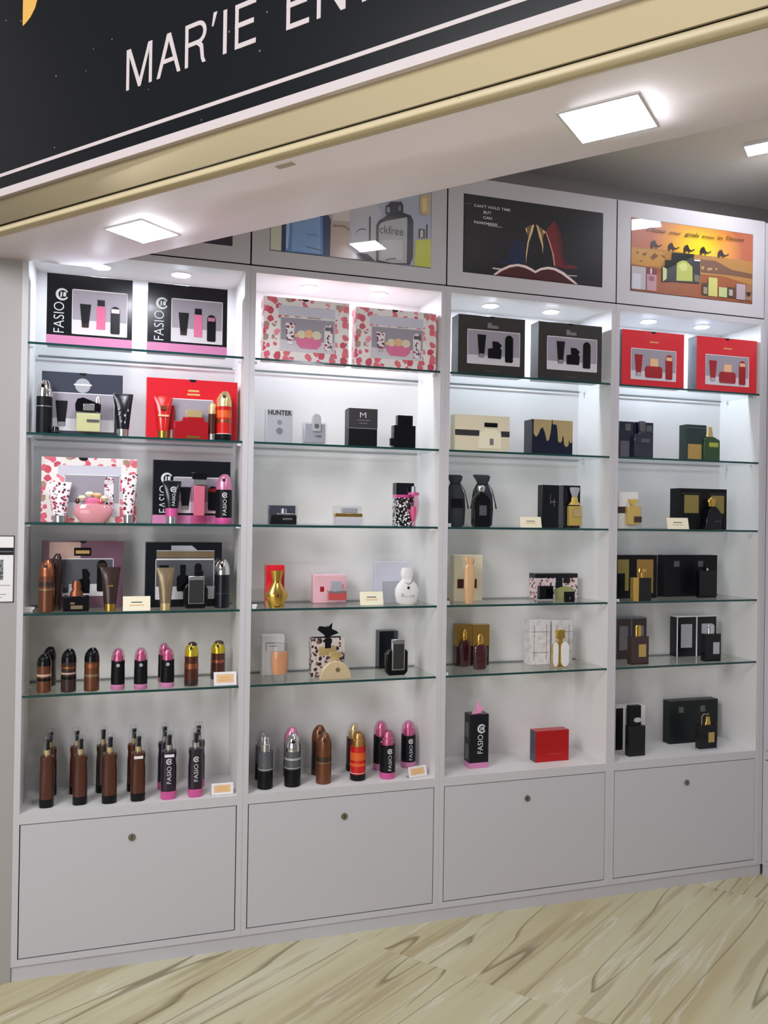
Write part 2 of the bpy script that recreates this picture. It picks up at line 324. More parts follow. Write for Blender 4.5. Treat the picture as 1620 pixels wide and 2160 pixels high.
# ------------------------------------------------------------------ the four shelf bays
SZ = {'s1': 2.1331, 's2': 1.8290, 's3': 1.5270, 's4': 1.2215, 's5': 0.9471}
BT = 0.556; OT = 2.445; SEAM = 2.4713; TOP = 2.906; DP = 0.2563
side_t = 0.0196
where = ['leftmost', 'second from the left', 'third from the left', 'rightmost']
def bay(i):
    L, R = LS[i], RS[i]; x0 = L
    t = thing('display_cabinet', ['leftmost white shelf bay, holding the brown mist bottles', 'white shelf bay with two flowery gift boxes on its top shelf', 'white shelf bay with two drawstring pouches on its third shelf', 'rightmost white shelf bay with two red gift boxes on top shelf'][i], 'display cabinet', ((L+R)/2, 0, 0), 0, 'open shelf bays')
    W = (R-L)/2
    for s in (-1, 1):
        a, b = sorted((s*W, s*(W+side_t)))
        mb = MB().box(a, b, 0, DP+.012, 0.0495, SEAM-.002); mb.bm.faces.ensure_lookup_table(); mb.bm.faces[2].material_index = 1; mb.build('side_panel', [M['lamin'], M['lam2']], t)
    MB().box(-W, W, DP, DP+.012, 0.05, OT).build('back_panel', M['lamin'], t)
    mb = MB().box(-W, W, 0, DP, OT, SEAM-.002); mb.bm.faces.ensure_lookup_table(); mb.bm.faces[2].material_index = 1; mb.build('top_panel', [M['lamin'], M['lam2']], t)
    mb = MB().box(-W, W, 0, DP, 0.5215, BT); mb.bm.faces.ensure_lookup_table(); mb.bm.faces[2].material_index = 1; mb.build('bottom_board', [M['lamin'], M['lam2']], t)
    MB().box(-W, W, 0, DP, 0.0495, 0.0715).build('base_board', M['lam2'], t)
    d = MB().box(-W+.0034, W-.0034, 0.001, 0.019, 0.0752, 0.5185).build('door', M['lam'], t)
    MB().box(-W, W, 0.005, 0.0055, 0.0716, 0.0751).box(-W, -W+.0033, 0.005, 0.0055, .0716, .5213).box(W-.0033, W, 0.005, 0.0055, .0716, .5213).build('door_gap_shade', M['dark'], t)  # black strips set into the door gaps as painted shade
    MB().box(-W-side_t+.001, W+side_t-.001, 0.002, 0.03, SEAM-.0018, SEAM+.0028).build('seam_shade_strip', M['dark'], t)  # black strip as painted shade along the seam under the upper cabinets
    k = MB(); k.bm.verts.ensure_lookup_table()
    ring = MB()
    for r0, r1, y in ((0.0125, 0.0085, -0.003),):
        A = [ring.bm.verts.new((r0*math.cos(a), 0.001, r0*math.sin(a))) for a in [2*PI*j/28 for j in range(28)]]
        B = [ring.bm.verts.new((r0*.95*math.cos(a), y, r0*.95*math.sin(a))) for a in [2*PI*j/28 for j in range(28)]]
        C_ = [ring.bm.verts.new((r1*math.cos(a), y, r1*math.sin(a))) for a in [2*PI*j/28 for j in range(28)]]
        D_ = [ring.bm.verts.new((r1*math.cos(a), y+.002, r1*math.sin(a))) for a in [2*PI*j/28 for j in range(28)]]
        for P, Q in ((A, B), (B, C_), (C_, D_)):
            for j in range(28): ring._f([P[j], P[(j+1) % 28], Q[(j+1) % 28], Q[j]], True)
        ring._f(D_)
    ring.use(1).box(-.0011, .0011, -.0016, -.0008, -.006, .006)
    ring.build('lock', [M['steel'], M['dark']], d, loc=(0, 0, 0.4435))
    for s in ('s1', 's2', 's3', 's4', 's5'):
        z = SZ[s]; mb = MB().box(-W+.001, W-.001, 0.002, 0.250, z-.004, z+.004); mb.bm.faces.ensure_lookup_table()
        mb.bm.faces[2].material_index = 1; mb.bm.faces[4].material_index = 1
        g = mb.build('glass_shelf', [M['glass'], M['edge']], t)
        for sx_ in (-1, 1):
            for y in (0.045, 0.20):
                a, b = sorted((sx_*(W-.0005), sx_*(W-.014)))
                MB().box(a, b, y, y+.008, z-.010, z-.0045).build('shelf_support', M['white'], t)
    for dx in (-0.137, 0.143):
        dl = MB().loft([(0, .037, .037), (-.004, .036, .036)], 28).build('downlight', M['white'], t, loc=(dx, 0.120, OT))
        MB().loft([(-.0041, .030, .030), (-.0055, .028, .028)], 28).build('lens', M['lens'], dl)
    return t
for i in range(4): bay(i)
tag(MB().box(LS[0]-side_t, XR, 0.006, 0.025, 0, 0.0493).build('plinth_board', M['lam']), 'long grey plinth board under the four shelf bays, on the tiled floor', 'plinth')
tag(MB().box(RS[3]+side_t+.0005, XR+.0015, 0.0, 0.02, 0.0495, 2.9).build('filler_strip', M['lam']), 'narrow grey filler strip closing the corner right of the last shelf bay', 'filler strip')

# ------------------------------------------------------------------ poster cabinets above the bays
SEAMS = [LS[0]-side_t, 0.9914, 1.7522, 2.5130, XR-.018]
PZ0, PZ1 = 2.533, 2.839
PM = {}
def pm(r, g, b): # printed colour under glass
    return mat('print_%d_%d_%d' % (r, g, b), (r, g, b), 0.35, coat=0.8, spec=0.3, cr=0.012)
def sunset():
    m = mat('sunset_print', (214, 130, 60), 0.35, coat=0.8, spec=0.3, cr=0.012); n, l = nodes(m)
    tc = n.new('ShaderNodeTexCoord'); mp = n.new('ShaderNodeMapping'); mp.inputs['Location'].default_value = (-0.02*4.2, 0, -0.27*6); mp.inputs['Scale'].default_value = (4.2, 0, 6)
    ln = n.new('ShaderNodeVectorMath'); ln.operation = 'LENGTH'
    l.new(tc.outputs['Object'], mp.inputs[0]); l.new(mp.outputs[0], ln.inputs[0])
    cr = n.new('ShaderNodeValToRGB'); e = cr.color_ramp.elements; e[0].color = rgb(246, 214, 30); e[0].position = 0.2; e[1].color = rgb(176, 96, 66); e[1].position = 1.0
    x = e.new(0.55); x.color = rgb(228, 158, 52)
    l.new(ln.outputs['Value'], cr.inputs[0]); l.new(cr.outputs[0], n['Principled BSDF'].inputs['Base Color']); return m
class Art:
    """flat printed picture: layers of coloured outlines given in the pixels of a close-up"""
    def __init__(s, cx, z0, f, ox, oy): s.cx, s.zz, s.f, s.ox, s.oy, s.k = cx, z0, f, ox, oy, 0; s.mb = MB(); s.m = []
    def P(s, X, Y):
        p = onY(s.ox+X/s.f, s.oy+Y/s.f, -0.002); return p.x-s.cx, p.z-s.zz
    def add(s, pts, m, raw=False):
        if m not in s.m: s.m.append(m)
        s.mb.use(s.m.index(m)); s.k += 1; y = -0.0006-0.00012*s.k
        q = [(x, z) for x, z in pts] if raw else [s.P(*p) for p in pts]
        q = [(min(max(x, s.X0), s.X1), min(max(z, s.Z0), s.Z1)) for x, z in q]
        s.mb.sheet([(x, y, z) for x, z in q]); return s
    def rect(s, x0, y0, x1, y1, m):
        a = s.P(x0, y0); b = s.P(x1, y1); return s.add([(a[0], a[1]), (b[0], a[1]), (b[0], b[1]), (a[0], b[1])], m, True)
    def line(s, pts, w, m):
        up = [(x, y-w/2) for x, y in pts]; dn = [(x, y+w/2) for x, y in pts][::-1]; return s.add(up+dn, m)
def poster_cab(i, label):
    a, b = SEAMS[i]+.001, SEAMS[i+1]-.001; cx = (a+b)/2; w = (b-a)/2; zb = SEAM
    t = thing('poster_cabinet', label, 'wall cabinet', (cx, 0, zb), 0, 'cabinets above the shelf bays'); H = TOP-zb
    MB().box(-w, w, .031, .27, 0.0, H).box(-w, w, .019, .031, 0.003, H).build('body', M['lam2'], t); MB().box(-w-.0009, -w+.0017, .003, .0188, .0031, H-.001).box(w-.0017, w+.0009, .003, .0188, .0031, H-.001).build('seam_shade_strip', M['dark'], t)  # black side strips paint the shade between neighbouring doors
    px = w-.068; z0, z1 = PZ0-zb, PZ1-zb; y0 = 0.0005
    mb = MB(); mb.box(-w+.0018, -px, y0, .0185, .003, H).box(px, w-.0018, y0, .0185, .003, H).box(-px, px, y0, .0185, .003, z0).box(-px, px, y0, .0185, z1, H)
    d = mb.build('door', M['lam2'], t)
    MB().box(-px-.0015, px+.0015, 0.0002, 0.004, z0-.0015, z1+.0015).build('poster_edge', M['dark'], t)
    return t, cx, zb, px, z0, z1, w
def art(A, px, z0, z1, bg):
    A.X0, A.X1, A.Z0, A.Z1 = -px, px, z0, z1
    A.add([(-px, z0), (px, z0), (px, z1), (-px, z1)], bg, True)
    return A
t, cx, zb, px, z0, z1, w = poster_cab(0, 'grey overhead cabinet with a dark poster, partly hidden by the front beam')
A = art(Art(cx, zb, 1, 0, 0), px, z0, z1, pm(44, 44, 54)); A.mb.build('poster', A.m, t)
t, cx, zb, px, z0, z1, w = poster_cab(1, 'grey overhead cabinet with a poster of a blue bottle and a grey glass bottle')
A = art(Art(cx, zb, 4.5, 560, 400), px, z0, z1, pm(176, 184, 206))
A.rect(55, 200, 150, 575, pm(216, 218, 196)).add([(620, 150), (820, 130), (830, 665), (620, 650)], pm(196, 180, 166))
A.add([(640, 60), (800, 60), (800, 300), (640, 290)], pm(222, 216, 208)).add([(800, 60), (1040, 100), (1110, 250), (1050, 330), (1050, 690), (800, 665)], pm(198, 198, 208))
A.add([(158, 180), (600, 243), (622, 285), (612, 632), (150, 583)], pm(44, 58, 96)).add([(200, 215), (545, 262), (548, 622), (190, 585)], pm(96, 138, 194)).add([(262, 225), (520, 262), (524, 612), (246, 575)], pm(134, 172, 220)).add([(200, 240), (236, 240), (215, 560), (195, 560)], pm(170, 200, 236))
A.line([(388, 540), (450, 556), (524, 574)], 7, pm(60, 84, 130))
A.line([(640, 342), (740, 346), (800, 380), (815, 470)], 22, pm(150, 132, 116))
A.line([(855, 440), (862, 405), (890, 378), (925, 372), (958, 384)], 9, pm(40, 40, 46)).rect(985, 255, 997, 500, pm(40, 40, 46))
A.add([(820, 610), (900, 600), (970, 610), (1045, 680), (830, 665)], pm(52, 52, 56))
A.add([(1050, 688), (1052, 340), (1075, 295), (1130, 262), (1150, 240), (1300, 215), (1380, 245), (1405, 300), (1400, 650), (1370, 715), (1200, 706)], pm(34, 38, 46))
A.add([(1072, 670), (1075, 350), (1095, 318), (1150, 296), (1340, 262), (1346, 280), (1340, 700), (1200, 696)], pm(178, 182, 188)).add([(1100, 650), (1100, 480), (1300, 480), (1300, 670)], pm(198, 202, 206)).line([(1140, 668), (1190, 656), (1240, 655)], 9, pm(60, 64, 70))
A.add([(1138, 230), (1140, 160), (1190, 115), (1290, 115), (1308, 150), (1308, 222), (1200, 250)], pm(28, 32, 38)).rect(1150, 165, 1180, 220, pm(150, 156, 162)).rect(1262, 155, 1284, 205, pm(120, 126, 132))
A.add([(1425, 480), (1575, 470), (1570, 745), (1412, 725)], pm(202, 208, 84)).rect(1420, 462, 1575, 482, pm(40, 40, 30)).rect(1455, 372, 1510, 462, pm(64, 60, 56)).rect(1468, 385, 1495, 455, pm(210, 206, 200)).rect(1526, 330, 1536, 462, pm(50, 50, 50))
A.add([(1465, 80), (1490, 50), (1540, 45), (1562, 60), (1560, 225), (1530, 245), (1485, 235), (1465, 205)], pm(204, 180, 126)).add([(1488, 85), (1530, 80), (1530, 210), (1490, 205)], pm(226, 206, 160))
po = A.mb.build('poster', A.m, t)
yy = -0.0006-0.00012*(A.k+3)
a = A.P(1082, 470); b = A.P(1310, 352); lettering('ckfree', pm(30, 32, 36), po, a[0], b[0], b[1]-.036, b[1]-.004, yy, bold=-0.01)
a = A.P(388, 430); b = A.P(504, 392); lettering('KOUROS', pm(50, 70, 110), po, a[0], b[0], a[1]-.001, a[1]+.006, yy, bold=-0.01)
t, cx, zb, px, z0, z1, w = poster_cab(2, 'grey overhead cabinet with a black poster of a red high heel and a pink heart')
A = art(Art(cx, zb, 5.0625, 970, 400), px, z0, z1, pm(24, 26, 34))
A.add([(560, 550), (640, 540), (690, 560), (700, 790), (400, 790), (430, 760), (500, 740)], pm(20, 34, 70))
A.rect(46, 135, 130, 158, pm(70, 72, 80))
A.add([(912, 450), (1010, 330), (1050, 380), (1080, 480), (1100, 620), (1110, 740), (1150, 800), (1230, 815), (1270, 840), (1150, 850), (1085, 830), (1010, 820), (985, 650), (950, 530)], pm(112, 30, 42))
A.add([(1010, 330), (1050, 380), (1080, 480), (1100, 620), (1110, 740), (1150, 800), (1180, 815), (1100, 815), (1060, 640), (1040, 470)], pm(88, 26, 38))
A.add([(700, 415), (730, 390), (790, 378), (760, 450), (735, 520), (715, 460)], pm(116, 92, 70)).add([(825, 378), (870, 410), (915, 450), (890, 500), (880, 560), (850, 460)], pm(128, 100, 74))
A.add([(795, 373), (772, 378), (752, 450), (722, 560), (706, 690), (706, 795), (716, 700), (738, 560), (778, 450)], pm(226, 196, 146)).add([(815, 373), (832, 380), (872, 480), (892, 600), (885, 690), (878, 600), (846, 500)], pm(222, 190, 140))
A.add([(700, 415), (712, 404), (720, 450), (712, 462)], pm(236, 200, 140)).add([(890, 430), (916, 450), (900, 472), (884, 450)], pm(236, 204, 150)).add([(915, 455), (925, 452), (965, 560), (1005, 700), (1018, 812), (1005, 812), (985, 680), (950, 560)], pm(212, 140, 134))
A.line([(350, 838), (400, 846), (460, 850)], 14, pm(226, 210, 206)).line([(1160, 916), (1250, 924)], 10, pm(210, 190, 190))
top_ = [(340, 935), (355, 915), (430, 850), (530, 805), (620, 793), (700, 808), (760, 838), (805, 868), (860, 838), (940, 823), (1020, 836), (1110, 882), (1180, 940), (1260, 1020)]
inn = [(385, 925), (450, 868), (540, 830), (620, 818), (690, 835), (750, 862), (805, 893), (865, 862), (940, 850), (1010, 862), (1090, 905), (1150, 950), (1225, 1020)]
A.add(top_+inn[::-1], pm(246, 222, 220)).add(inn, pm(74, 26, 32))
po = A.mb.build('poster', A.m, t); yy = -0.0006-0.00012*(A.k+3)
for s, (X0, Y0, X1, Y1) in (("CAN'T HOLD TIME", (150, 152, 538, 182)), ('BUT', (252, 226, 335, 255)), ('CAN', (248, 282, 340, 312)), ('REMEMBER', (150, 332, 405, 358))):
    a = A.P(X0, Y1); b = A.P(X0, Y0); c = A.P(X1, Y1+(X1-X0)*.133); lettering(s, pm(222, 222, 224), po, a[0], c[0], a[1], b[1], yy, bold=0.01)
a = A.P(300, 384); b = A.P(448, 384); o = MB().box(a[0], b[0], yy-.0001, yy, a[1]-.001, a[1]+.0005).build('underline', pm(222, 222, 224), po)
t, cx, zb, px, z0, z1, w = poster_cab(3, 'grey overhead cabinet with an orange desert sunset poster with camels')
A = art(Art(cx, zb, 5.786, 1320, 450), px, z0, z1, sunset())
A.add([(60, 405), (300, 425), (450, 440), (830, 500), (1200, 540), (1545, 590), (1545, 1100), (60, 950)], pm(172, 124, 62))
A.add([(60, 420), (450, 470), (480, 560), (430, 640), (250, 640), (60, 600)], pm(192, 140, 66)).add([(910, 560), (1100, 580), (1300, 690), (1545, 740), (1545, 800), (1300, 760), (920, 720)], pm(112, 78, 56)).add([(60, 620), (900, 740), (1200, 770), (1545, 880), (1545, 1100), (60, 960)], pm(150, 84, 46))
for q in ([(120, 470), (160, 465), (150, 495)], [(190, 500), (260, 470), (240, 520)], [(300, 540), (350, 480), (400, 520), (330, 570)], [(420, 500), (470, 520), (490, 560), (450, 530)], [(160, 575), (215, 580), (190, 592)]): A.add(q, pm(118, 78, 34))
for q in ([(920, 640), (960, 650), (950, 690), (925, 680)], [(990, 670), (1050, 660), (1060, 690), (1000, 700)], [(1080, 670), (1120, 670), (1110, 700)]): A.add(q, pm(186, 140, 100))
cam_ = [(-45, 60), (-48, 10), (-30, -35), (-10, -40), (-2, -55), (12, -38), (30, 5), (55, 15), (95, -8), (98, 5), (60, 32), (25, 38), (28, 62), (20, 60), (10, 35), (-20, 35), (-25, 62)]
for X, Y in ((350, 375), (560, 405), (750, 430), (950, 455), (1165, 490)): A.add([(X+dx*.95, Y+dy*.95+dx*.12) for dx, dy in cam_], pm(44, 30, 28))
A.rect(70, 640, 240, 935, pm(186, 180, 186)).rect(80, 730, 180, 930, pm(206, 206, 216)).rect(245, 660, 372, 950, pm(122, 70, 74)).rect(257, 740, 372, 950, pm(190, 146, 152)).rect(298, 672, 316, 740, pm(226, 206, 204)).rect(280, 765, 345, 830, pm(146, 92, 104))
A.add([(565, 480), (830, 500), (830, 572), (905, 590), (905, 745), (890, 860), (830, 855), (610, 835), (440, 835), (440, 650), (485, 630), (480, 570), (560, 572)], pm(26, 30, 30))
A.add([(620, 610), (650, 590), (690, 575), (735, 585), (810, 655), (812, 832), (615, 822)], pm(176, 184, 84)).add([(640, 640), (700, 600), (750, 640), (740, 700), (680, 710)], pm(200, 206, 120)).add([(448, 650), (497, 680), (495, 800), (450, 832)], pm(196, 204, 140)).rect(835, 750, 895, 840, pm(110, 106, 84)).line([(835, 575), (905, 580)], 16, pm(236, 236, 230))
A.rect(930, 850, 1005, 1000, pm(60, 54, 44)).rect(945, 900, 990, 985, pm(150, 140, 110)).rect(1005, 780, 1112, 1020, pm(198, 196, 112)).rect(1130, 900, 1230, 1030, pm(186, 196, 136)).rect(1238, 900, 1325, 1035, pm(66, 58, 48)).rect(1255, 930, 1300, 1010, pm(170, 166, 150)).rect(1345, 860, 1450, 1062, pm(176, 160, 168)).rect(1455, 870, 1530, 1070, pm(150, 110, 80)).add([(1460, 965), (1525, 965), (1505, 1020), (1475, 1015)], pm(50, 30, 24))
po = A.mb.build('poster', A.m, t); yy = -0.0006-0.00012*(A.k+3)
for s, X0, X1, k in (('Chase', 262, 485, 0), ('your', 525, 672, 8), ('goals', 715, 892, 8), ('even', 925, 1075, 0), ('in', 1110, 1175, 0), ('Desert', 1215, 1445, -2)):
    tp = 168+(X0-262)*.125-(10 if s == 'Desert' else 0); a = A.P(X0, tp+48+k*2.2); b = A.P(X0, tp+(22 if s in ('your', 'even') else 0)); c = A.P(X1, tp)
    lettering(s, pm(70, 54, 20), po, a[0], c[0], a[1], b[1], yy, slant=0.25, bold=0.01)

# ------------------------------------------------------------------ materials of the goods
def pl(name, *c, rough=0.3, **k): return mat(name, c, rough, **k)
BLK = pl('black_card', 18, 21, 28, rough=.22, coat=.1, spec=.35); MBLK = pl('matt_black', 12, 14, 19, rough=.38, spec=.25); GBLK = pl('gloss_black', 8, 10, 14, rough=.12, spec=.45)
CHAR = pl('charcoal_card', 62, 66, 80, rough=.25, coat=.3); DGREY = pl('dark_taupe_card', 50, 47, 46, rough=.32)
RED = pl('red_card', 214, 32, 46, rough=.25, coat=.3); DRED = pl('deep_red', 160, 18, 28, rough=.2, coat=.3); RIM = pl('red_can', 200, 24, 24, rough=.22, coat=.3)
PINK = pl('pink_band', 208, 132, 176, rough=.3); HOT = pl('hot_pink', 208, 84, 152, rough=.28, coat=.3); PMET = pl('pink_metal', 232, 148, 186, rough=.25, metal=.6)
SIL = pl('silver', 214, 214, 216, rough=.2, metal=.9); CHR = pl('chrome', 232, 232, 234, rough=.08, metal=1.0); GOLD = pl('gold', 226, 186, 96, rough=.2, metal=.95); PGOLD = pl('pale_gold', 228, 206, 150, rough=.3, metal=.7)
COPPER = pl('copper', 176, 110, 78, rough=.28, metal=.85); BRZ = pl('bronze', 122, 78, 56, rough=.28, metal=.6); DBR = pl('dark_brown', 52, 34, 30, rough=.25, coat=.4); BRN = pl('amber_brown', 74, 32, 22, rough=.2, coat=.3)
CREAM = pl('cream_card', 226, 216, 188, rough=.4); WHT = pl('white_card', 232, 230, 230, rough=.4); LAV = pl('pale_lavender', 206, 206, 220, rough=.3); LPINK = pl('light_pink', 236, 186, 196, rough=.25); GRYP = pl('window_grey', 158, 152, 164, rough=.35); WLOW = pl('window_white', 214, 210, 218, rough=.35)
SILC = pl('silver_card', 186, 188, 196, rough=.3, metal=.3); MAUVE = pl('mauve_card', 112, 78, 96, rough=.22, coat=.5); TAUPE = pl('taupe_pink', 196, 164, 152, rough=.25)
NAVY = pl('navy_card', 16, 22, 48, rough=.25, coat=.3); DGRN = pl('dark_green_card', 38, 58, 56, rough=.3); GRN = pl('green_glass', 34, 74, 34, rough=.1, coat=.6); LIME = pl('lime_label', 168, 178, 70, rough=.3)
BGRN = pl('blackish_green_card', 24, 31, 31, rough=.35, spec=.3); BROWNC = pl('brown_card', 60, 42, 42, rough=.3); GTAG = pl('gold_label', 196, 164, 96, rough=.35, metal=.4); GCARD = pl('gold_card', 172, 136, 70, rough=.25, metal=.6); OLIV = pl('gold_print', 148, 132, 72, rough=.35, metal=.3)
AMBER = pl('amber_glass', 214, 150, 108, rough=.1, coat=.6); CITR = pl('citrus_glass', 214, 214, 160, rough=.08, coat=.6); YGOLD = pl('yellow_gold_glass', 208, 176, 84, rough=.1, coat=.6); PNKG = pl('pink_glass', 226, 120, 160, rough=.1, coat=.6); ROSE = pl('rose_glass', 222, 150, 160, rough=.1, coat=.6); OLG = pl('olive_glass', 150, 152, 92, rough=.1, coat=.6); WINE = pl('wine_glass', 66, 22, 32, rough=.12, coat=.6); PLUM = pl('plum_bottle', 34, 20, 40, rough=.25, coat=.2)
TXT = pl('silver_print', 214, 216, 220, rough=.35); GTXT = pl('grey_print', 120, 120, 126, rough=.4); DTXT = pl('dark_print', 50, 48, 50, rough=.4); GOTXT = pl('gold_text', 214, 176, 110, rough=.35)
CLR = glass('clear_plastic', (0.93, 0.93, 0.94), 0.9, 0.02, 1.5); CLP = glass('pink_clear', (0.93, 0.70, 0.80), 0.8, 0.02, 1.5)
FLOR = blotch('flower_print', (240, 234, 232), [(222, 100, 122), (234, 146, 160), (206, 78, 100), (226, 112, 122), (176, 146, 128)], 36, 0.47)
FLOR2 = blotch('flower_print_dark', (236, 232, 236), [(150, 30, 56), (120, 30, 50), (60, 50, 60), (176, 50, 80)], 90, 0.42)
LEO = blotch('leopard_print', (206, 192, 186), [(64, 48, 48), (40, 34, 36), (110, 88, 84)], 62, 0.46)
LEOP = blotch('leopard_print_pink', (226, 206, 206), [(140, 70, 80), (60, 46, 50), (110, 80, 96)], 70, 0.40)
BWP = blotch('black_white_print', (20, 20, 22), [(240, 238, 240), (232, 230, 234)], 110, 0.42)
LEATH = pl('pouch_fabric', 42, 46, 52, rough=.85); PNKR = pl('pink_ribbon', 240, 160, 200, rough=.4); CORAL = pl('coral_glass', 214, 84, 84, rough=.1, coat=.6)
PEACH = pl('peach_card', 232, 188, 140, rough=.5); GLB = pl('ivory_card', 240, 232, 204, rough=.5); BEIG = pl('champagne', 214, 192, 156, rough=.3, metal=.2); TAN = pl('tan_glass', 214, 172, 126, rough=.12, coat=.5); DBLU = pl('dark_blue_glass', 20, 30, 48, rough=.1, coat=.6)
DGOLD = pl('dull_gold', 150, 132, 104, rough=.3, metal=.6); GREYM = pl('smoke_grey', 96, 98, 104, rough=.25, metal=.3); YLW = pl('yellow_shine', 214, 190, 60, rough=.2, metal=.6)

# ------------------------------------------------------------------ placing and part helpers
def place(sh, u0, u1, vt, y=None, vb=None):
    """x centre, depth, height level, width and height of a thing from where the photo shows it standing on a shelf"""
    z = BT+.0004 if sh == 'b' else SZ[sh]+.0042
    um = (u0+u1)/2
    if y is None: y = min(max(onZ(um, vb, z).y, 0.006), 0.2)
    vm = 1080
    a, b = onY(u0, vt+30, y).x, onY(u1, vt+30, y).x
    return (a+b)/2, y, z, b-a, onY(um, vt, y).z-z
def bx(t, name, x0, x1, y0, y1, z0, z1, m, bev=0.0): return MB().box(x0, x1, y0, y1, z0, z1).build(name, m, t, bev)
def lf(t, name, rings, m, n=24, p=2.0, bev=0): return MB().loft(rings, n, p).build(name, m, t, bev)
def pz(t, name, pts, y0, y1, m, bev=0): return MB().prism(pts, y0, y1).build(name, m, t, bev)
def disc(t, name, cx, cz, r, y, m, th=.0008, ry=None):
    ry = ry or r; return pz(t, name, [(cx+r*math.cos(2*PI*k/28), cz+ry*math.sin(2*PI*k/28)) for k in range(28)], y-th, y, m)
def emblem(t, cx, cz, r, y):
    n = 26; mb = MB(); o_ = [(cx+r*math.cos(q), cz+r*math.sin(q)) for q in [.5+5.3*k/n for k in range(n+1)]]; i_ = [(cx+r*.1+r*.68*math.cos(q), cz+r*.68*math.sin(q)) for q in [.5+5.3*k/n for k in range(n+1)]]
    for k in range(n): mb.prism([o_[k], o_[k+1], i_[k+1], i_[k]], y-.0008, y)
    mb.prism([(cx-r*.3, cz-r*.4), (cx-r*.05, cz-r*.45), (cx+r*.0, cz+r*.42), (cx-r*.25, cz+r*.35)], y-.0008, y); mb.prism([(cx+r*.15, cz-r*.3), (cx+r*.55, cz-r*.35), (cx+r*.62, cz+r*.2), (cx+r*.45, cz+r*.45), (cx+r*.18, cz+r*.3)], y-.0008, y)
    return mb.build('emblem', TXT, t)
def half_disc(t, cx, z1, r, name='thumb_notch'):
    pz(t, name, [(cx-r, z1+.0002), (cx+r, z1+.0002)]+[(cx+r*math.cos(-PI*k/14), z1+r*.72*math.sin(-PI*k/14)) for k in range(15)][1:-1], -.0007, .0006, MBLK)
def tube_pts(cx, z0, w, h): return [(cx-w*.30, z0), (cx+w*.30, z0), (cx+w*.32, z0+h*.16), (cx+w*.5, z0+h), (cx-w*.5, z0+h), (cx-w*.32, z0+h*.16)]
def can_pts(cx, z0, w, h, k=10): return [(cx-w/2, z0+w*.12), (cx-w*.4, z0), (cx+w*.4, z0), (cx+w/2, z0+w*.12)]+[(cx+w/2*math.cos(PI*j/k), z0+h-w*.5+w*.5*math.sin(PI*j/k)) for j in range(k+1)]
def window(t, x0, x1, z0, z1, low=0.32, prints=(), frame=WHT, fw=.003, up=GRYP):
    mb = MB().box(x0, x1, -.0008, 0, z0+(z1-z0)*low, z1); mb.use(1).box(x0, x1, -.0008, 0, z0, z0+(z1-z0)*low); p = mb.build('window_panel', [up, WLOW], t)
    MB().box(x0, x1, -.0016, 0, z1-fw, z1).box(x0, x1, -.0016, 0, z0, z0+fw*.6).box(x0, x0+fw*.7, -.0016, 0, z0, z1).box(x1-fw*.7, x1, -.0016, 0, z0, z1).build('window_frame', frame, t)
    W, H = x1-x0, z1-z0
    for kind, cx, zb, w, h, m, m2 in prints:
        X, Z, w, h = x0+cx*W, z0+zb*H, w*W, h*H
        if kind == 'tube':
            o = pz(t, 'tube_picture', tube_pts(X, Z, w, h), -.0026, -.0008, m); bx(o, 'cap', X-w*.28, X+w*.28, -.0030, -.0026, Z, Z+h*.16, m2)
        elif kind == 'can':
            o = pz(t, 'spray_can_picture', can_pts(X, Z, w, h), -.0026, -.0008, m); bx(o, 'cap', X-w*.42, X+w*.42, -.0030, -.0026, Z+h*.76, Z+h*.9, m2)
        elif kind == 'mist':
            o = bx(t, 'bottle_picture', X-w/2, X+w/2, -.0026, -.0008, Z, Z+h*.78, m); bx(o, 'cap', X-w*.42, X+w*.42, -.0030, -.0008, Z+h*.8, Z+h, m2)
        elif kind == 'heel':
            pz(t, 'bottle_picture', [(X-w*.5, Z), (X+w*.45, Z), (X+w*.5, Z+h*.5), (X+w*.38, Z+h*.62), (X+w*.5, Z+h*.8), (X+w*.2, Z+h), (X-w*.2, Z+h), (X-w*.15, Z+h*.6), (X-w*.5, Z+h*.55)], -.0026, -.0008, m)
        elif kind == 'flat':
            o = pz(t, 'bottle_picture', [(X-w*.45, Z), (X+w*.45, Z), (X+w*.5, Z+h*.1), (X+w*.5, Z+h*.5), (X+w*.4, Z+h*.6), (X-w*.4, Z+h*.6), (X-w*.5, Z+h*.5), (X-w*.5, Z+h*.1)], -.0026, -.0008, m); bx(o, 'cap', X-w*.22, X+w*.24, -.0030, -.0008, Z+h*.6, Z+h, m2)
        elif kind == 'bowl':
            o = pz(t, 'bottle_picture', [(X-w*.3, Z), (X+w*.3, Z), (X+w*.46, Z+h*.2), (X+w*.5, Z+h*.52), (X-w*.5, Z+h*.52), (X-w*.46, Z+h*.2)], -.0026, -.0008, m)
            mb = MB()
            for q, (a, b, r) in enumerate(((-.28, .66, .17), (.0, .7, .18), (.3, .66, .18), (-.46, .6, .08))):
                mb.use(q % 2); mb.prism([(X+w*(a+r*math.cos(2*PI*j/12)), Z+h*(b+r*1.15*math.sin(2*PI*j/12))) for j in range(12)], -.0032-.0002*q, -.0026)
            mb.build('flower_cap', [m2, PEACH], o)
    return p
def gift(label, loc, w, h, d, body, win, prints, extra=None, group=None, notch=None, low=.32, name='gift_box', up=GRYP):
    t = thing(name, label, 'gift box', loc, 0, group)
    bx(t, 'carton', -w/2, w/2, 0, d, 0, h, body, .0012)
    if win: window(t, -w/2+win[0]*w, -w/2+win[1]*w, win[2]*h, win[3]*h, low, prints, up=up)
    if notch: half_disc(t, notch[0]*w, h, notch[1])
    if extra: extra(t, w, h, d)
    return t
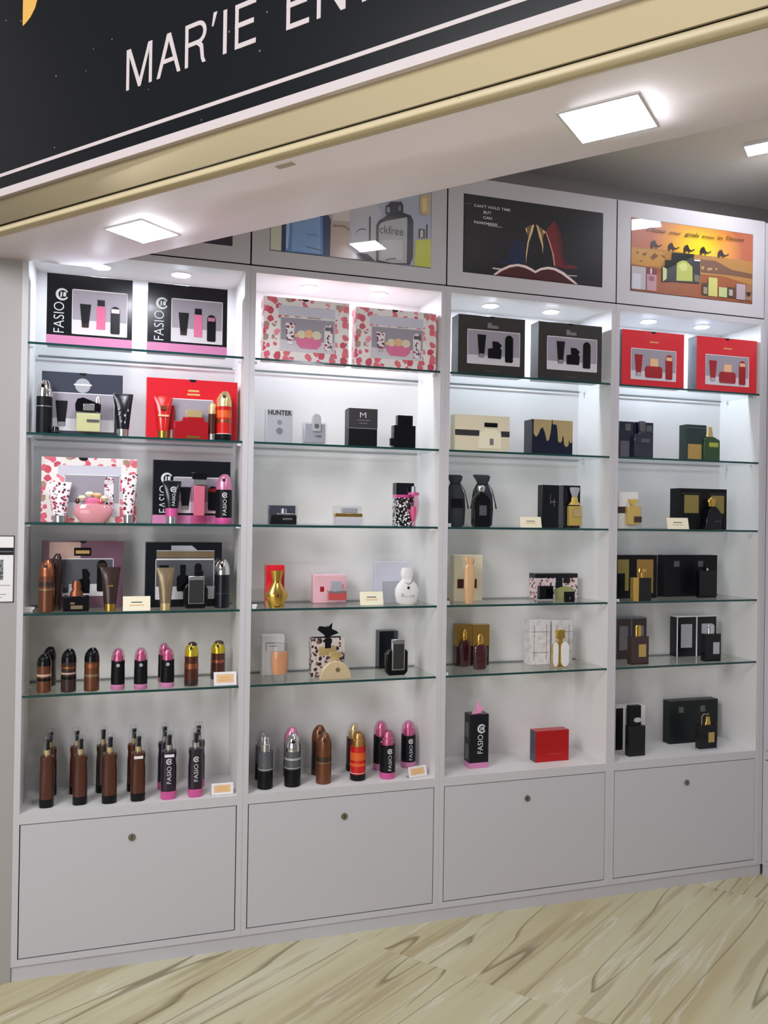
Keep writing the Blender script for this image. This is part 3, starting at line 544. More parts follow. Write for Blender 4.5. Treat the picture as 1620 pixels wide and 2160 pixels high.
def can(label, loc, w, h, body, capm, base=None, style='metal', label_m=None, group=None, cat='spray can', dome=CLR):
    r = w/2; t = thing('spray_can', label, cat, (loc[0], loc[1]+r, loc[2]), 0, group); zc = h*.69
    lf(t, 'can_body', [(0, r*.93, r*.93), (h*.01, r, r), (h*.30, r, r), (h*.58, r*.97, r*.97), (zc, r*.98, r*.98)], body)
    if base: lf(t, 'base_band', [(0.0001, r*.96, r*.96), (h*.012, r*1.012, r*1.012), (h*.13, r*1.012, r*1.012)], base)
    if style == 'dome':    # coloured actuator under a clear dome
        lf(t, 'actuator', [(zc, r*.72, r*.72), (h*.82, r*.70, r*.66), (h*.825, r*.5, r*.5), (h*.92, r*.45, r*.42), (h*.95, r*.3, r*.3)], capm)
        lf(t, 'clear_cap', [(zc, r*1.0, r*1.0), (h*.80, r*.97, r*.97), (h*.9, r*.82, r*.82), (h*.97, r*.55, r*.55), (h, r*.22, r*.22)], dome)
    elif style == 'metal':
        lf(t, 'cap', [(zc, r*1.0, r*1.0), (h*.80, r*.97, r*.97), (h*.88, r*.86, r*.86, 0, 0), (h*.95, r*.64, r*.66, r*.05, 0), (h, r*.34, r*.4, r*.10, 0)], capm)
        pz(t, 'nozzle', [(-r*.34, h*.86), (r*.05, h*.86), (r*.02, h*.91), (-r*.28, h*.92)], -r*.99, -r*.5, DTXT if capm is not CHR else GBLK)
    if label_m == 'brand':
        emblem(t, 0, h*.58, r*.34, -r-.0003); lettering('FASIO', TXT, t, -r*.22, r*.22, h*.18, h*.50, -r-.0012, rot=1)
    elif label_m:
        for zz, hh, mm in label_m:
            lf(t, 'printed_band', [(zz*h, r*1.006, r*1.006), ((zz+hh)*h, r*1.006, r*1.006)], mm)
    return t
def mist(label, loc, w, h, body, base, collar, group=None, brand=False, sticker=False):
    r = w/2; t = thing('body_mist_bottle', label, 'spray bottle', (loc[0], loc[1]+r, loc[2]), 0, group)
    lf(t, 'bottle', [(0, r*.92, r*.92), (h*.01, r, r), (h*.46, r*1.0, r*1.0), (h*.60, r*.90, r*.90), (h*.66, r*.99, r*.99), (h*.705, r*.97, r*.97), (h*.725, r*.5, r*.5)], body, p=3)
    lf(t, 'base_band', [(0.0001, r*.95, r*.95), (h*.011, r*1.01, r*1.01), (h*.12, r*1.01, r*1.01)], base, p=3)
    lf(t, 'collar', [(h*.725, r*.46, r*.46), (h*.80, r*.46, r*.46)], collar)
    p = lf(t, 'pump', [(h*.80, r*.36, r*.36), (h*.87, r*.34, r*.34), (h*.93, r*.38, r*.40), (h*.94, r*.36, r*.38)], GBLK)
    lf(t, 'clear_cap', [(h*.70, r*.98, r*.98), (h*.76, r*.95, r*.95), (h*.90, r*.78, r*.78), (h*.985, r*.64, r*.64), (h, r*.6, r*.6)], CLR, p=2.6)
    if brand: emblem(t, 0, h*.57, r*.4, -r-.0006); lettering('FASIO', TXT, t, -r*.28, r*.28, h*.24, h*.50, -r-.0014, rot=1)
    if sticker: bx(t, 'sticker', -r*.6, r*.62, -r-.0006, -r*.6, h*.635, h*.675, WHT)
    return t
def sqtube(label, loc, w, h, body, capm, group=None, mark=None, neck=None, name='lotion_tube'):
    t = thing(name, label, 'tube', (loc[0], loc[1]+w*.3, loc[2]), 0, group)
    lf(t, 'cap', [(0, w*.27, w*.27), (h*.005, w*.29, w*.29), (h*.17, w*.30, w*.30)], capm)
    zz = .17
    if neck: lf(t, 'shoulder', [(h*.17, w*.31, w*.31), (h*.36, w*.36, w*.33)], neck); zz = .36
    lf(t, 'tube_body', [(h*zz, w*(.31 if not neck else .36), w*.31), (h*.5, w*.38, w*.27), (h*.8, w*.45, w*.15), (h*.93, w*.49, w*.04), (h, w*.5, w*.012)], body, 28)
    lf(t, 'crimped_end', [(h*.955, w*.505, w*.016), (h*1.0, w*.505, w*.014)], SIL if body in (BLK, MBLK, GBLK) else body, 28)
    if mark: mark(t, w, h)
    return t
def tent(label, loc, w, h, m, holder=CLR, txt=True, rz=0.0, name='price_card'):
    t = thing(name, label, 'card', (loc[0], loc[1], loc[2]), rz)
    lean = h*.28
    f = MB().prism([(-w/2, 0), (w/2, 0), (w/2, h), (-w/2, h)], -.0005, .0005).build('card', m, t); f.rotation_euler = (-0.26, 0, 0); f.location = (0, 0.0005, 0.0009)
    b = MB().box(-w/2-.002, w/2+.002, .0008, .0022, 0, h*1.06).build('holder_front', holder, t); b.rotation_euler = (-0.26, 0, 0); b.location = (0, 0.0005, 0.0009)
    bx(t, 'holder_foot', -w/2-.002, w/2+.002, .0035, .030, 0, .0014, holder)
    if txt:
        y = -.0008
        if txt == 2: bx(f, 'inner_panel', -w*.38, w*.38, -.0007, -.0005, h*.2, h*.82, PEACH)
        bx(f, 'printed_line', -w*.2, w*.2, -.0009, -.0007, h*.56, h*.62, GOTXT if txt == 2 else DTXT); bx(f, 'printed_line', -w*.26, w*.26, -.0009, -.0007, h*.36, h*.42, GOTXT if txt == 2 else GOTXT)
    return t
def carton(label, loc, w, h, d, m, extra=None, group=None, rz=0.0, name='perfume_box', bev=.001):
    t = thing(name, label, 'box', loc, rz, group); bx(t, 'carton', -w/2, w/2, 0, d, 0, h, m, bev)
    if extra: extra(t, w, h, d)
    return t
def bottle(label, loc, group=None, name='perfume_bottle', cat='perfume bottle', rz=0.0): return thing(name, label, cat, loc, rz, group)
def xyz(q): return (q[0], q[1], q[2])

# ================================================================== BAY 1
def fas(t, w, h, d):
    bx(t, 'pink_band', -w/2-.0004, w/2+.0004, -.0006, d*.5, 0.0003, h*.135, PINK)
    lettering('FASIO', TXT, t, -w*.42, -w*.30, h*.17, h*.60, -.0008, rot=1, bold=-.01)
    emblem(t, -w*.325, h*.71, w*.075, -.0002)
FP = (('tube', .24, .16, .20, .52, MBLK, DBR), ('mist', .52, .14, .16, .66, PNKG, MBLK), ('can', .78, .06, .17, .62, MBLK, PMET))
for u0, u1, vt, lab in ((99, 280, 583, 'black gift box with pink bottom band, the left one under the first lamps'), (312, 480, 603, 'black gift box with pink bottom band, the right one on the top shelf')):
    x, y, z, w, h = place('s1', u0, u1, vt, y=.022)
    gift(lab, (x, y, z), w, h, .062, BLK, (.29, .94, .165, .80), FP, fas, 'top shelf gift boxes of the leftmost bay')
# second shelf
x, y, z, w, h = place('s2', 88, 259, 787, y=.085)
def chx(t, w, h, d):
    disc(t, 'emblem', 0, h*.80, w*.095, -.0002, SILC); bx(t, 'emblem_bar', -w*.11, w*.11, -.0016, -.0010, h*.80, h*.825, WHT)
gift('charcoal gift box with grey window behind the citrus perfume bottle', (x, y, z), w, h, .075, CHAR, (.12, .90, .08, .68), (('tube', .16, .12, .19, .66, MBLK, SIL),), chx, notch=(0, .013))
q = place('s2', 75, 110, 800, y=.02)
can('black spray can with silver spray head left of the charcoal gift box', q, q[3], q[4], MBLK, CHR, label_m=((.50, .015, SIL),))
x, y, z, w, h = place('s2', 109, 124, 899, y=.016)
t = thing('bottle_stopper', 'tiny black stopper lying right of the black silver-headed can', 'cap', (x, y+.013, z)); lf(t, 'stopper_body', [(0, w*.5, w*.45), (h*.7, w*.5, w*.45), (h, w*.4, w*.36)], GBLK); lf(t, 'stopper_rim', [(h*.25, w*.52, w*.47), (h*.35, w*.52, w*.47)], DTXT)
x, y, z, w, h = place('s2', 158, 215, 835, y=.02)
t = bottle('square citrus yellow perfume bottle with black and silver looped cap', (x, y, z))
bx(t, 'glass_body', -w*.5, w*.5, 0, .03, 0, h*.60, CLR, .003); bx(t, 'liquid', -w*.44, w*.44, .003, .027, h*.09, h*.56, CITR, .002); bx(t, 'label', -w*.06, w*.40, -.0005, 0, h*.34, h*.40, GREYM)
pz(t, 'cap', [(-w*.48, h*.60), (w*.45, h*.60), (w*.47, h*.80), (w*.3, h*.84), (-w*.2, h*.96), (-w*.42, h*.92), (-w*.5, h*.78)], .004, .026, GBLK, .002); bx(t, 'cap_inlay', -w*.2, w*.22, .0015, .004, h*.63, h*.80, SIL, .001); lf(t, 'spray_head', [(h*.80, w*.12, .008, w*.33, .015), (h*.98, w*.11, .007, w*.33, .015), (h, w*.08, .006, w*.33, .015)], SIL)
def silverdots(t, w, h):
    for a, b, s in ((-.2, .62, .09), (.25, .6, .06), (-.18, .5, .08), (.1, .48, .09), (-.08, .34, .06), (.1, .32, .06)): bx(t, 'printed_mark', (a-s/2)*w, (a+s/2)*w, -w*.33, -w*.2, (b-.02)*h, (b+.03)*h, SILC)
q = place('s2', 238, 281, 829, y=.016)
sqtube('black lotion tube with silver cap and silver marks right of charcoal gift box', q, q[3], q[4], BLK, SIL, mark=silverdots)
x, y, z, w, h = place('s2', 309, 501, 801, y=.075)
def redx(t, w, h, d):
    bx(t, 'gold_print', -w*.05, w*.07, -.0006, 0, h*.80, h*.83, GOTXT); bx(t, 'gold_print', -w*.06, w*.08, -.0006, 0, h*.74, h*.77, GOTXT)
gift('red gift box behind the red bottles on the second shelf', (x, y, z), w, h, .09, RED, (.25, .73, .30, .68), (), redx, notch=(-.0, .0135), low=.02)
q = place('s2', 325, 365, 833, y=.018)
def rmark(t, w, h): bx(t, 'printed_mark', -w*.16, w*.16, -w*.32, -w*.2, h*.66, h*.75, COPPER); bx(t, 'printed_bar', -w*.28, w*.28, -w*.345, -w*.2, h*.50, h*.54, PEACH)
sqtube('red lotion tube with gold cap in front of the red gift box', q, q[3], q[4], RIM, GOLD, mark=rmark)
x, y, z, w, h = place('s2', 357, 368, 855, y=.05)
t = thing('sample_tube', 'thin red sample tube beside the red lotion tube', 'tube', (x, y, z)); bx(t, 'tube_body', -w*.5, w*.5, 0, .008, h*.28, h, DRED, .001); lf(t, 'cap', [(0, w*.42, .006, 0, .005), (h*.28, w*.46, .006, 0, .005)], SIL)
x, y, z, w, h = place('s2', 367, 440, 865, y=.028)
t = bottle('wide dark red perfume bottle with block gold cap, second shelf', (x, y, z))
pz(t, 'glass_body', [(-w*.5, 0), (w*.5, 0), (w*.5, h*.60), (w*.40, h*.63), (w*.36, h*.76), (-w*.24, h*.76), (-w*.28, h*.63), (-w*.5, h*.60)], 0, .032, DRED, .002); bx(t, 'cap', -w*.16, w*.30, .004, .028, h*.765, h, PGOLD, .001); bx(t, 'name_plate', -w*.14, w*.26, -.0008, 0, h*.05, h*.12, GOLD)
x, y, z, w, h = place('s2', 440, 457, 851, y=.03)
t = thing('body_mist_bottle', 'slim red mist bottle with silver foot beside the red gold-capped can', 'spray bottle', (x, y+w/2, z)); r = w/2
lf(t, 'bottle', [(h*.18, r, r), (h*.72, r, r)], BRN); lf(t, 'foot', [(0, r*.95, r*.95), (h*.18, r*.95, r*.95)], SIL); lf(t, 'cap', [(h*.72, r, r), (h*.9, r*.98, r*.98), (h, r*.8, r*.8)], PGOLD)
q = place('s2', 459, 491, 824, y=.012)
can('red spray can with gold dome cap and black foot, second shelf right', q, q[3], q[4], RIM, PGOLD, MBLK, label_m=((.36, .07, COPPER), (.13, .012, WHT), (.46, .15, pl('orange_flame', 222, 96, 40))))
# third shelf
x, y, z, w, h = place('s3', 87, 289, 966, y=.07)
def flx(t, w, h, d): bx(t, 'title_band', -w*.33, w*.33, -.0006, 0, h*.72, h*.88, LAV)
FLP = (('tube', .18, .2, .17, .62, FLOR2, SIL), ('bowl', .52, .1, .48, .62, PNKG, CREAM), ('can', .88, .08, .15, .78, FLOR2, GREYM))
gift('flowery white and pink gift box on the third shelf of the leftmost bay', (x, y, z), w, h, .08, FLOR, (.24, .82, .10, .74), (('can', .80, .18, .17, .78, FLOR2, WLOW),), flx, notch=(-.07, .0155))
q = place('s3', 100, 150, 1016, y=.02)
sqtube('flowery dark pink and white lotion tube in front of flowery gift box', q, q[3], q[4], FLOR2, SIL, name='flowery_tube')
q = place('s3', 254, 290, 1000, y=.02)
sqtube('flowery white tube with clear cap at the right of flowery gift box', q, q[3], q[4], FLOR2, SIL, name='flowery_tube')
x, y, z, w, h = place('s3', 154, 238, 1034, y=.016)
t = bottle('round pink bowl perfume bottle with yellow flower cap', (x, y, z))
lf(t, 'glass_bowl', [(0, w*.30, .014, 0, .024), (h*.06, w*.36, .018, 0, .024), (h*.25, w*.48, .023, 0, .024), (h*.42, w*.5, .024, 0, .024), (h*.56, w*.42, .02, 0, .024), (h*.60, w*.2, .012, 0, .024)], ROSE, 32)
lf(t, 'pink_core', [(h*.585, w*.22, .014, 0, .024), (h*.70, w*.24, .016, 0, .024), (h*.78, w*.14, .01, 0, .024)], PNKG)
for a, b, rr, mm in ((-.28, .76, .12, CREAM), (-.1, .88, .12, GLB), (.1, .85, .13, PEACH), (.28, .76, .12, CREAM), (-.4, .66, .07, BRN), (.18, .66, .1, CORAL)): lf(t, 'flower', [(h*(b-.08), w*rr*.5, .008, a*w, .022), (h*b, w*rr, .014, a*w, .022), (h*(b+.08), w*rr*.6, .009, a*w, .022)], mm, 14)
x, y, z, w, h = place('s3', 323, 486, 972, y=.075)
gift('black pink-banded gift box standing behind loose bottles on the third shelf', (x, y, z), w, h, .08, BLK, (.26, .90, .17, .74), (('tube', .24, .1, .22, .62, MBLK, SIL), ('can', .80, .08, .2, .68, MBLK, DRED)), fas, notch=(.02, .02))
q = place('s3', 343, 383, 1014, y=.015)
def br(t, w, h): emblem(t, w*.08, h*.80, w*.16, -w*.16); lettering('FASIO', TXT, t, -w*.0, w*.16, h*.42, h*.70, -w*.325, rot=1)
sqtube('black tube with pink shoulder in front of the banded gift box', q, q[3], q[4], BLK, SIL, neck=HOT, mark=br)
x, y, z, w, h = place('s3', 404, 438, 997, y=.02)
t = bottle('tall clear pink bottle with wide black cap on third shelf', (x, y, z))
bx(t, 'glass_body', -w*.5, w*.5, 0, .026, 0, h*.76, CLP, .003); bx(t, 'liquid', -w*.34, w*.34, .005, .021, h*.16, h*.74, PNKG if False else ROSE, .002); bx(t, 'collar', -w*.42, w*.42, .003, .023, h*.77, h*.87, SIL, .001); pz(t, 'cap', [(-w*.44, h*.87), (w*.44, h*.87), (w*.52, h), (-w*.52, h)], 0, .026, GBLK, .0015)
q = place('s3', 457, 492, 1000, y=.012)
can('black spray can with hot pink foot and dome on the third shelf', q, q[3], q[4], MBLK, PMET, HOT, label_m='brand')
# fourth shelf
x, y, z, w, h = place('s4', 88, 260, 1141, y=.135)
def brx(t, w, h, d):
    bx(t, 'sheen_panel', -w*.41, -w*.03, -.0006, 0, h*.74, h*.98, TAUPE); o = bx(t, 'bottle_picture', -w*.11, w*.10, -.0020, -.0002, h*.78, h*.90, GBLK, .0005); bx(o, 'gold_inlay', -w*.09, w*.08, -.0026, -.0020, h*.81, h*.86, GTAG)
gift('mauve brown gift box at the left of the fourth shelf', (x, y, z), w, h, .08, MAUVE, (.16, .88, .18, .74), (('tube', .18, .1, .18, .76, GREYM, DTXT), ('heel', .50, .08, .2, .64, GBLK, GBLK), ('can', .80, .12, .17, .84, GBLK, DBR)), brx, notch=(0, .012), up=GREYM)
q = place('s4', 80, 115, 1182, vb=1292)
can('bronze spray can standing at the left of the fourth shelf', q, q[3], q[4], BRZ, COPPER, label_m=((.50, .08, DBR), (.42, .03, DGOLD)))
q = place('s4', 107, 132, 1168, y=.075)
can('dark brown spray can standing behind the bronze one', q, q[3], q[4], DBR, DBR)
x, y, z, w, h = place('s4', 133, 188, 1226, vb=1290)
t = bottle('low black cube perfume bottle with copper knob cap', (x, y, z)); bx(t, 'glass_body', -w*.5, w*.5, 0, .04, 0, h*.50, GBLK, .0015); bx(t, 'name_plate', -w*.2, w*.26, -.0008, 0, h*.08, h*.2, DGOLD); bx(t, 'name_plate', -w*.22, -w*.05, -.0008, 0, h*.24, h*.3, DGOLD)
lf(t, 'cap', [(h*.50, w*.26, .013, 0, .02), (h*.62, w*.24, .012, 0, .02), (h*.72, w*.16, .01, 0, .02), (h*.82, w*.2, .011, 0, .02), (h, w*.14, .009, 0, .02)], COPPER)
q = place('s4', 211, 254, 1197, vb=1290)
def gm(t, w, h): bx(t, 'printed_mark', -w*.12, w*.16, -w*.315, -w*.2, h*.56, h*.6, GOLD)
sqtube('dark brown tube with yellow gold cap right of the cube bottle', q, q[3], q[4], DBR, GOLD, mark=gm)
x, y, z, w, h = place('s4', 259, 317, 1258, vb=1290)
tent('cream price card in clear holder between the two fourth shelf gift boxes', (x, y, z), w, h, GLB)
x, y, z, w, h = place('s4', 48, 72, 1281, vb=1291)
t = thing('clip_tag', 'white plastic clip tag at the left end of the fourth shelf', 'clip', (x, y, z)); bx(t, 'clip_base', -w/2, w*.35, 0, .018, 0, h*.45, WHT, .0005); bx(t, 'clip_top', -w/2, w/2, 0, .018, h*.5, h, WHT, .0005)
x, y, z, w, h = place('s4', 307, 468, 1144, y=.115)
def bkx(t, w, h, d):
    bx(t, 'brown_band', -w*.36, w*.40, -.0007, 0, h*.76, h*.86, DGOLD); bx(t, 'silver_line', -w*.36, w*.40, -.0012, -.0002, h*.735, h*.75, TXT); bx(t, 'silver_line', -w*.36, w*.40, -.0012, -.0002, h*.865, h*.875, TXT); pz(t, 'silver_print', [(-w*.17, h*.88), (w*.17, h*.88), (w*.10, h*.95), (-w*.17, h*.95)], -.0008, 0, SILC)
gift('black gift box behind the gold tube on the fourth shelf', (x, y, z), w, h, .08, BLK, (.13, .90, .12, .74), (('tube', .14, .05, .16, .8, MBLK, MBLK), ('flat', .46, .2, .2, .66, GBLK, GBLK), ('can', .72, .4, .12, .5, MBLK, MBLK)), bkx, notch=(.03, .011), up=GREYM)
q = place('s4', 331, 369, 1198, vb=1288)
sqtube('dull gold tube with pale cap in front of black gift box', q, q[3], q[4], DGOLD, PGOLD)
x, y, z, w, h = place('s4', 387, 439, 1204, vb=1284)
t = bottle('black flask perfume with silver-rimmed screen panel on the fourth shelf', (x, y, z))
pz(t, 'glass_body', [(-w*.38, 0), (w*.38, 0), (w*.5, h*.12), (w*.5, h*.52), (w*.36, h*.66), (-w*.36, h*.66), (-w*.5, h*.52), (-w*.5, h*.12)], 0, .03, GBLK, .004); bx(t, 'rim', -w*.30, w*.34, -.0035, .001, h*.13, h*.86, SIL, .001); bx(t, 'screen_panel', -w*.27, w*.31, -.0045, -.003, h*.15, h*.76, pl('smoked_panel', 52, 52, 54, rough=.15), .0006); bx(t, 'cap', -w*.06, w*.30, .004, .024, h*.86, h, GBLK, .001)
q = place('s4', 454, 487, 1181, vb=1283)
can('black spray can with round silver cap at the right of fourth shelf', q, q[3], q[4], BLK, CHR, label_m=((.30, .006, GREYM),))
# fifth shelf: a row of spray cans
G5 = 'row of spray cans on the fifth shelf of the leftmost bay'
for u0, u1, vt, vb, body, capm, base, lm, lab, dome in (
  (76, 108, 1381, 1462, BRZ, GBLK, None, ((.42, .06, TAUPE), (.30, .08, GBLK)), 'brown spray can at the left end of the fifth shelf, front one of the pair', None),
  (90, 118, 1366, 1448, DBR, GBLK, None, None, 'blackish spray can behind the leftmost brown can of the fifth shelf', None),
  (128, 161, 1371, 1461, DBR, GBLK, None, ((.55, .05, COPPER), (.42, .04, TAUPE), (.30, .07, GBLK)), 'dark brown spray can with copper ring, third can from the left of row', None),
  (177, 210, 1369, 1459, BRZ, GBLK, None, ((.55, .09, COPPER), (.34, .06, DGOLD)), 'copper brown spray can left of the first pink-topped can', None),
  (234, 264, 1369, 1456, MBLK, PMET, PINK, None, 'black and pink spray can with shiny cap, left one of the pink-topped cans', CLP),
  (283, 312, 1368, 1455, MBLK, PMET, PINK, None, 'black and pink spray can with shiny cap, middle of the pink-topped cans', CLP),
  (339, 369, 1368, 1451, MBLK, PMET, PINK, None, 'black and pink spray can, front one of the overlapping pink-topped pair', CLP),
  (334, 359, 1358, 1440, MBLK, PMET, PINK, None, 'black and dark pink spray can, rear one of the overlapping pink-topped pair', CLP),
  (390, 420, 1357, 1448, BRN, YLW, DBR, ((.40, .12, COPPER),), 'brown spray can with shiny yellow gold shoulder in front of the shelf edge', None),
  (446, 477, 1354, 1434, BRN, YLW, DBR, ((.44, .08, COPPER),), 'brown and yellow gold spray can standing behind the peach price card', None)):
    q = place('s5', u0, u1, vt, vb=vb)
    tt = can(lab, q, q[3], q[4], body, capm, base, 'dome' if dome else 'metal', lm, G5, dome=dome or CLR)
    if dome: disc(tt, 'emblem', 0, q[4]*.6, q[3]*.13, -q[3]*.5-.0002, SILC)
    elif capm is YLW: lf(tt, 'brown_top', [(q[4]*.93, q[3]*.36, q[3]*.36, q[3]*.05, 0), (q[4]*.985, q[3]*.28, q[3]*.3, q[3]*.06, 0), (q[4]*1.01, q[3]*.12, q[3]*.12, q[3]*.06, 0)], DBR)
x, y, z, w, h = place('s5', 451, 499, 1418, vb=1446)
tent('peach and white price card at the right end of the fifth shelf', (x, y, z), w, h, WHT, txt=2)
# bottom board: body mists
G6 = 'body mist bottles on the base board of the leftmost bay'
for u0, u1, vt, vb, kind, lab in (
  (83, 114, 1555, 1705, 0, 'reddish brown body mist bottle, leftmost in the front row'),
  (154, 185, 1554, 1699, 0, 'reddish brown body mist bottle, second from left in the front row'),
  (216, 248, 1550, 1696, 0, 'reddish brown body mist bottle, third from left in the front row'),
  (277, 308, 1549, 1691, 2, 'reddish brown body mist bottle with a white sticker, front row'),
  (341, 374, 1546, 1687, 3, 'purple black body mist bottle with white sticker and pink base'),
  (399, 430, 1541, 1682, 1, 'purple black body mist bottle with pink base beside the peach card'),
  (92, 120, 1540, 1680, 0, 'brown body mist bottle, leftmost in the back row'),
  (147, 176, 1537, 1676, 0, 'brown body mist bottle, second from left in the back row'),
  (203, 232, 1534, 1673, 4, 'darker brown body mist bottle in the back row, third from left'),
  (269, 297, 1532, 1670, 0, 'brown body mist bottle behind the one with the white sticker'),
  (334, 362, 1528, 1666, 5, 'dark purple body mist bottle in the back row behind the stickered purple one'),
  (406, 434, 1526, 1661, 5, 'dark purple body mist bottle at the right end of the back row')):
    q = place('b', u0, u1, vt, vb=vb); br_ = {0: BRN, 2: BRN, 4: DBR}.get(kind, PLUM)
    mist(lab, q, q[3], q[4], br_, MBLK if br_ is not PLUM else HOT, PGOLD if br_ is not PLUM else SIL, G6, brand=kind in (1, 3), sticker=kind in (2, 3))
x, y, z, w, h = place('b', 446, 492, 1653, vb=1677)
tent('peach and white price card beside the purple mist bottles on the base board', (x, y, z), w, h, WHT, txt=2)

# ================================================================== BAY 2
for u0, u1, vt, lab in ((556, 737, 632, 'flowery white and red gift box, left one on the second top shelf'), (750, 921, 654, 'flowery white and red gift box, right one on the second top shelf')):
    x, y, z, w, h = place('s1', u0, u1, vt, y=.022)
    gift(lab, (x, y, z), w, h, .062, FLOR, (.19, .83, .16, .70), FLP, flx, 'flowery gift boxes of the second bay', notch=(-.02, .0125))
x, y, z, w, h = place('s2', 562, 617, 864, y=.03)
def hun(t, w, h, d):
    lettering('HUNTER', DTXT, t, -w*.44, w*.47, h*.83, h*.98, -.0006, bold=.035); disc(t, 'printed_crest', 0, h*.36, w*.13, -.0002, GTXT); disc(t, 'printed_crest', 0, h*.62, w*.09, -.0002, SIL)
carton('silver grey carton with dark capital lettering along its top', (x, y, z), w, h, .045, SILC, hun)
x, y, z, w, h = place('s2', 639, 690, 873, y=.025)
t = bottle('clear silver perfume bottle with rounded loop cap, second shelf', (x, y, z)); bx(t, 'glass_body', -w*.5, w*.5, 0, .03, 0, h*.73, CLR, .004); bx(t, 'liquid', -w*.44, w*.44, .004, .026, h*.05, h*.68, SILC, .003)
pz(t, 'loop_cap', can_pts(w*.06, h*.42, w*.36, h*.58), -.004, .012, SILC, .002); disc(t, 'loop_eye', w*.06, h*.6, w*.1, -.004, CHR); lettering('VIBE', DTXT, t, -w*.02, w*.28, h*.24, h*.31, -.0008)
x, y, z, w, h = place('s2', 736, 796, 862, y=.02)
def bh(t, w, h, d):
    bx(t, 'upper_sleeve', -w*.5-.0004, w*.5+.0004, -.0008, d*.6, h*.48, h+.0004, DTXT); bx(t, 'silver_line', -w*.5, w*.5, -.0014, 0, h*.465, h*.485, SIL); lettering('M', TXT, t, -w*.12, w*.10, h*.76, h*.90, -.0012); bx(t, 'printed_line', -w*.22, w*.24, -.0012, -.0008, h*.68, h*.70, GTXT); bx(t, 'printed_line', -w*.14, w*.14, -.0012, -.0008, h*.60, h*.62, GTXT)
carton('black carton with grey sleeve and silver line on the second shelf', (x, y, z), w, h, .06, MBLK, bh)
x, y, z, w, h = place('s2', 831, 877, 876, y=.02)
t = bottle('square black perfume bottle with block cap and small side knob', (x, y, z)); bx(t, 'glass_body', -w*.5, w*.5, 0, .035, 0, h*.69, GBLK, .0015); bx(t, 'cap', -w*.32, w*.38, .004, .03, h*.69, h, GBLK, .001); bx(t, 'side_knob', -w*.62, -w*.5, .008, .022, h*.07, h*.29, MBLK, .001)
# third shelf
x, y, z, w, h = place('s3', 566, 628, 1065, y=.03)
t = bottle('low black perfume in a clear case with a silver bow shape', (x, y, z)); bx(t, 'clear_case', -w*.48, w*.5, 0, .04, 0, h, CLR, .002); bx(t, 'glass_body', -w*.44, w*.47, .002, .034, .001, h*.5, GBLK, .003); lf(t, 'cap', [(h*.5, w*.12, .01, w*.05, .018), (h*.82, w*.1, .009, w*.05, .018)], CHR); bx(t, 'shoulder', -w*.2, w*.4, .004, .03, h*.5, h*.58, SIL, .002); bx(t, 'back_card', -w*.46, w*.48, .035, .038, .001, h*.97, CHAR); bx(t, 'name_plate', -w*.02, w*.32, .0008, .002, h*.25, h*.35, CHR)
x, y, z, w, h = place('s3', 703, 768, 1067, y=.03)
t = bottle('low clear glass perfume bottle with gold middle band', (x, y, z)); bx(t, 'clear_case', -w*.46, w*.42, 0, .036, 0, h, CLR, .002); bx(t, 'gold_band', -w*.44, w*.46, .003, .03, h*.44, h*.62, GOLD, .002); bx(t, 'glass_body', -w*.40, w*.5, .003, .033, .001, h*.42, WLOW, .002); bx(t, 'cap', -w*.2, w*.3, .006, .026, h*.63, h*.9, SILC, .002)
x, y, z, w, h = place('s3', 836, 873, 1019, y=.05)
def lp(t, w, h, d): bx(t, 'black_lid', -w*.5-.0004, w*.5+.0004, -.0008, d+.0004, h*.73, h+.0004, BLK, .0005); bx(t, 'pink_band', -w*.5-.0002, w*.5+.0002, -.0006, d, h*.66, h*.73, HOT)
carton('tall black and white patterned carton with black lid and pink band', (x, y, z), w, h, .045, BWP, lp)
x, y, z, w, h = place('s3', 862, 887, 1026, y=.012)
t = bottle('slim pink perfume bottle with bright pink collar, third shelf', (x, y+.014, z)); lf(t, 'glass_body', [(0, w*.18, w*.18), (h*.12, w*.22, w*.22), (h*.35, w*.42, w*.40), (h*.55, w*.48, w*.45), (h*.78, w*.38, w*.36)], CLP); lf(t, 'liquid', [(h*.13, w*.12, w*.12), (h*.35, w*.26, w*.26), (h*.5, w*.22, w*.22)], PNKG); lf(t, 'collar', [(h*.78, w*.46, w*.46), (h*.85, w*.46, w*.46)], HOT); lf(t, 'cap', [(h*.85, w*.24, w*.24), (h, w*.2, w*.2)], SIL)
# fourth shelf
x, y, z, w, h = place('s4', 561, 600, 1192, y=.055)
carton('small glossy red carton behind the gold vase bottle', (x, y, z), w, h, .04, RED, lambda t, w, h, d: bx(t, 'gold_flare', -w*.5, -w*.1, -.0007, 0, 0, h*.16, PGOLD))
x, y, z, w, h = place('s4', 562, 609, 1204, vb=1283)
t = bottle('gold vase shaped perfume bottle with flared top', (x, y+.02, z)); lf(t, 'vase_body', [(0, w*.30, .018), (h*.04, w*.34, .02), (h*.30, w*.5, .024), (h*.38, w*.49, .024), (h*.60, w*.26, .014), (h*.66, w*.2, .011)], GOLD, 12); lf(t, 'flared_cap', [(h*.66, w*.20, .011), (h*.74, w*.20, .011), (h*1.0, w*.30, .016)], GOLD, 12); bx(t, 'pendant', -w*.04, w*.04, -.0255, -.020, h*.30, h*.36, DBR)
x, y, z, w, h = place('s4', 661, 731, 1212, vb=1272)
carton('light pink carton behind the coral bottle on the fourth shelf', (x, y, z), w, h, .045, LPINK, lambda t, w, h, d: bx(t, 'red_print', -w*.30, -w*.18, -.0007, 0, h*.40, h*.58, DRED), bev=.003)
x, y, z, w, h = place('s4', 691, 733, 1226, vb=1276)
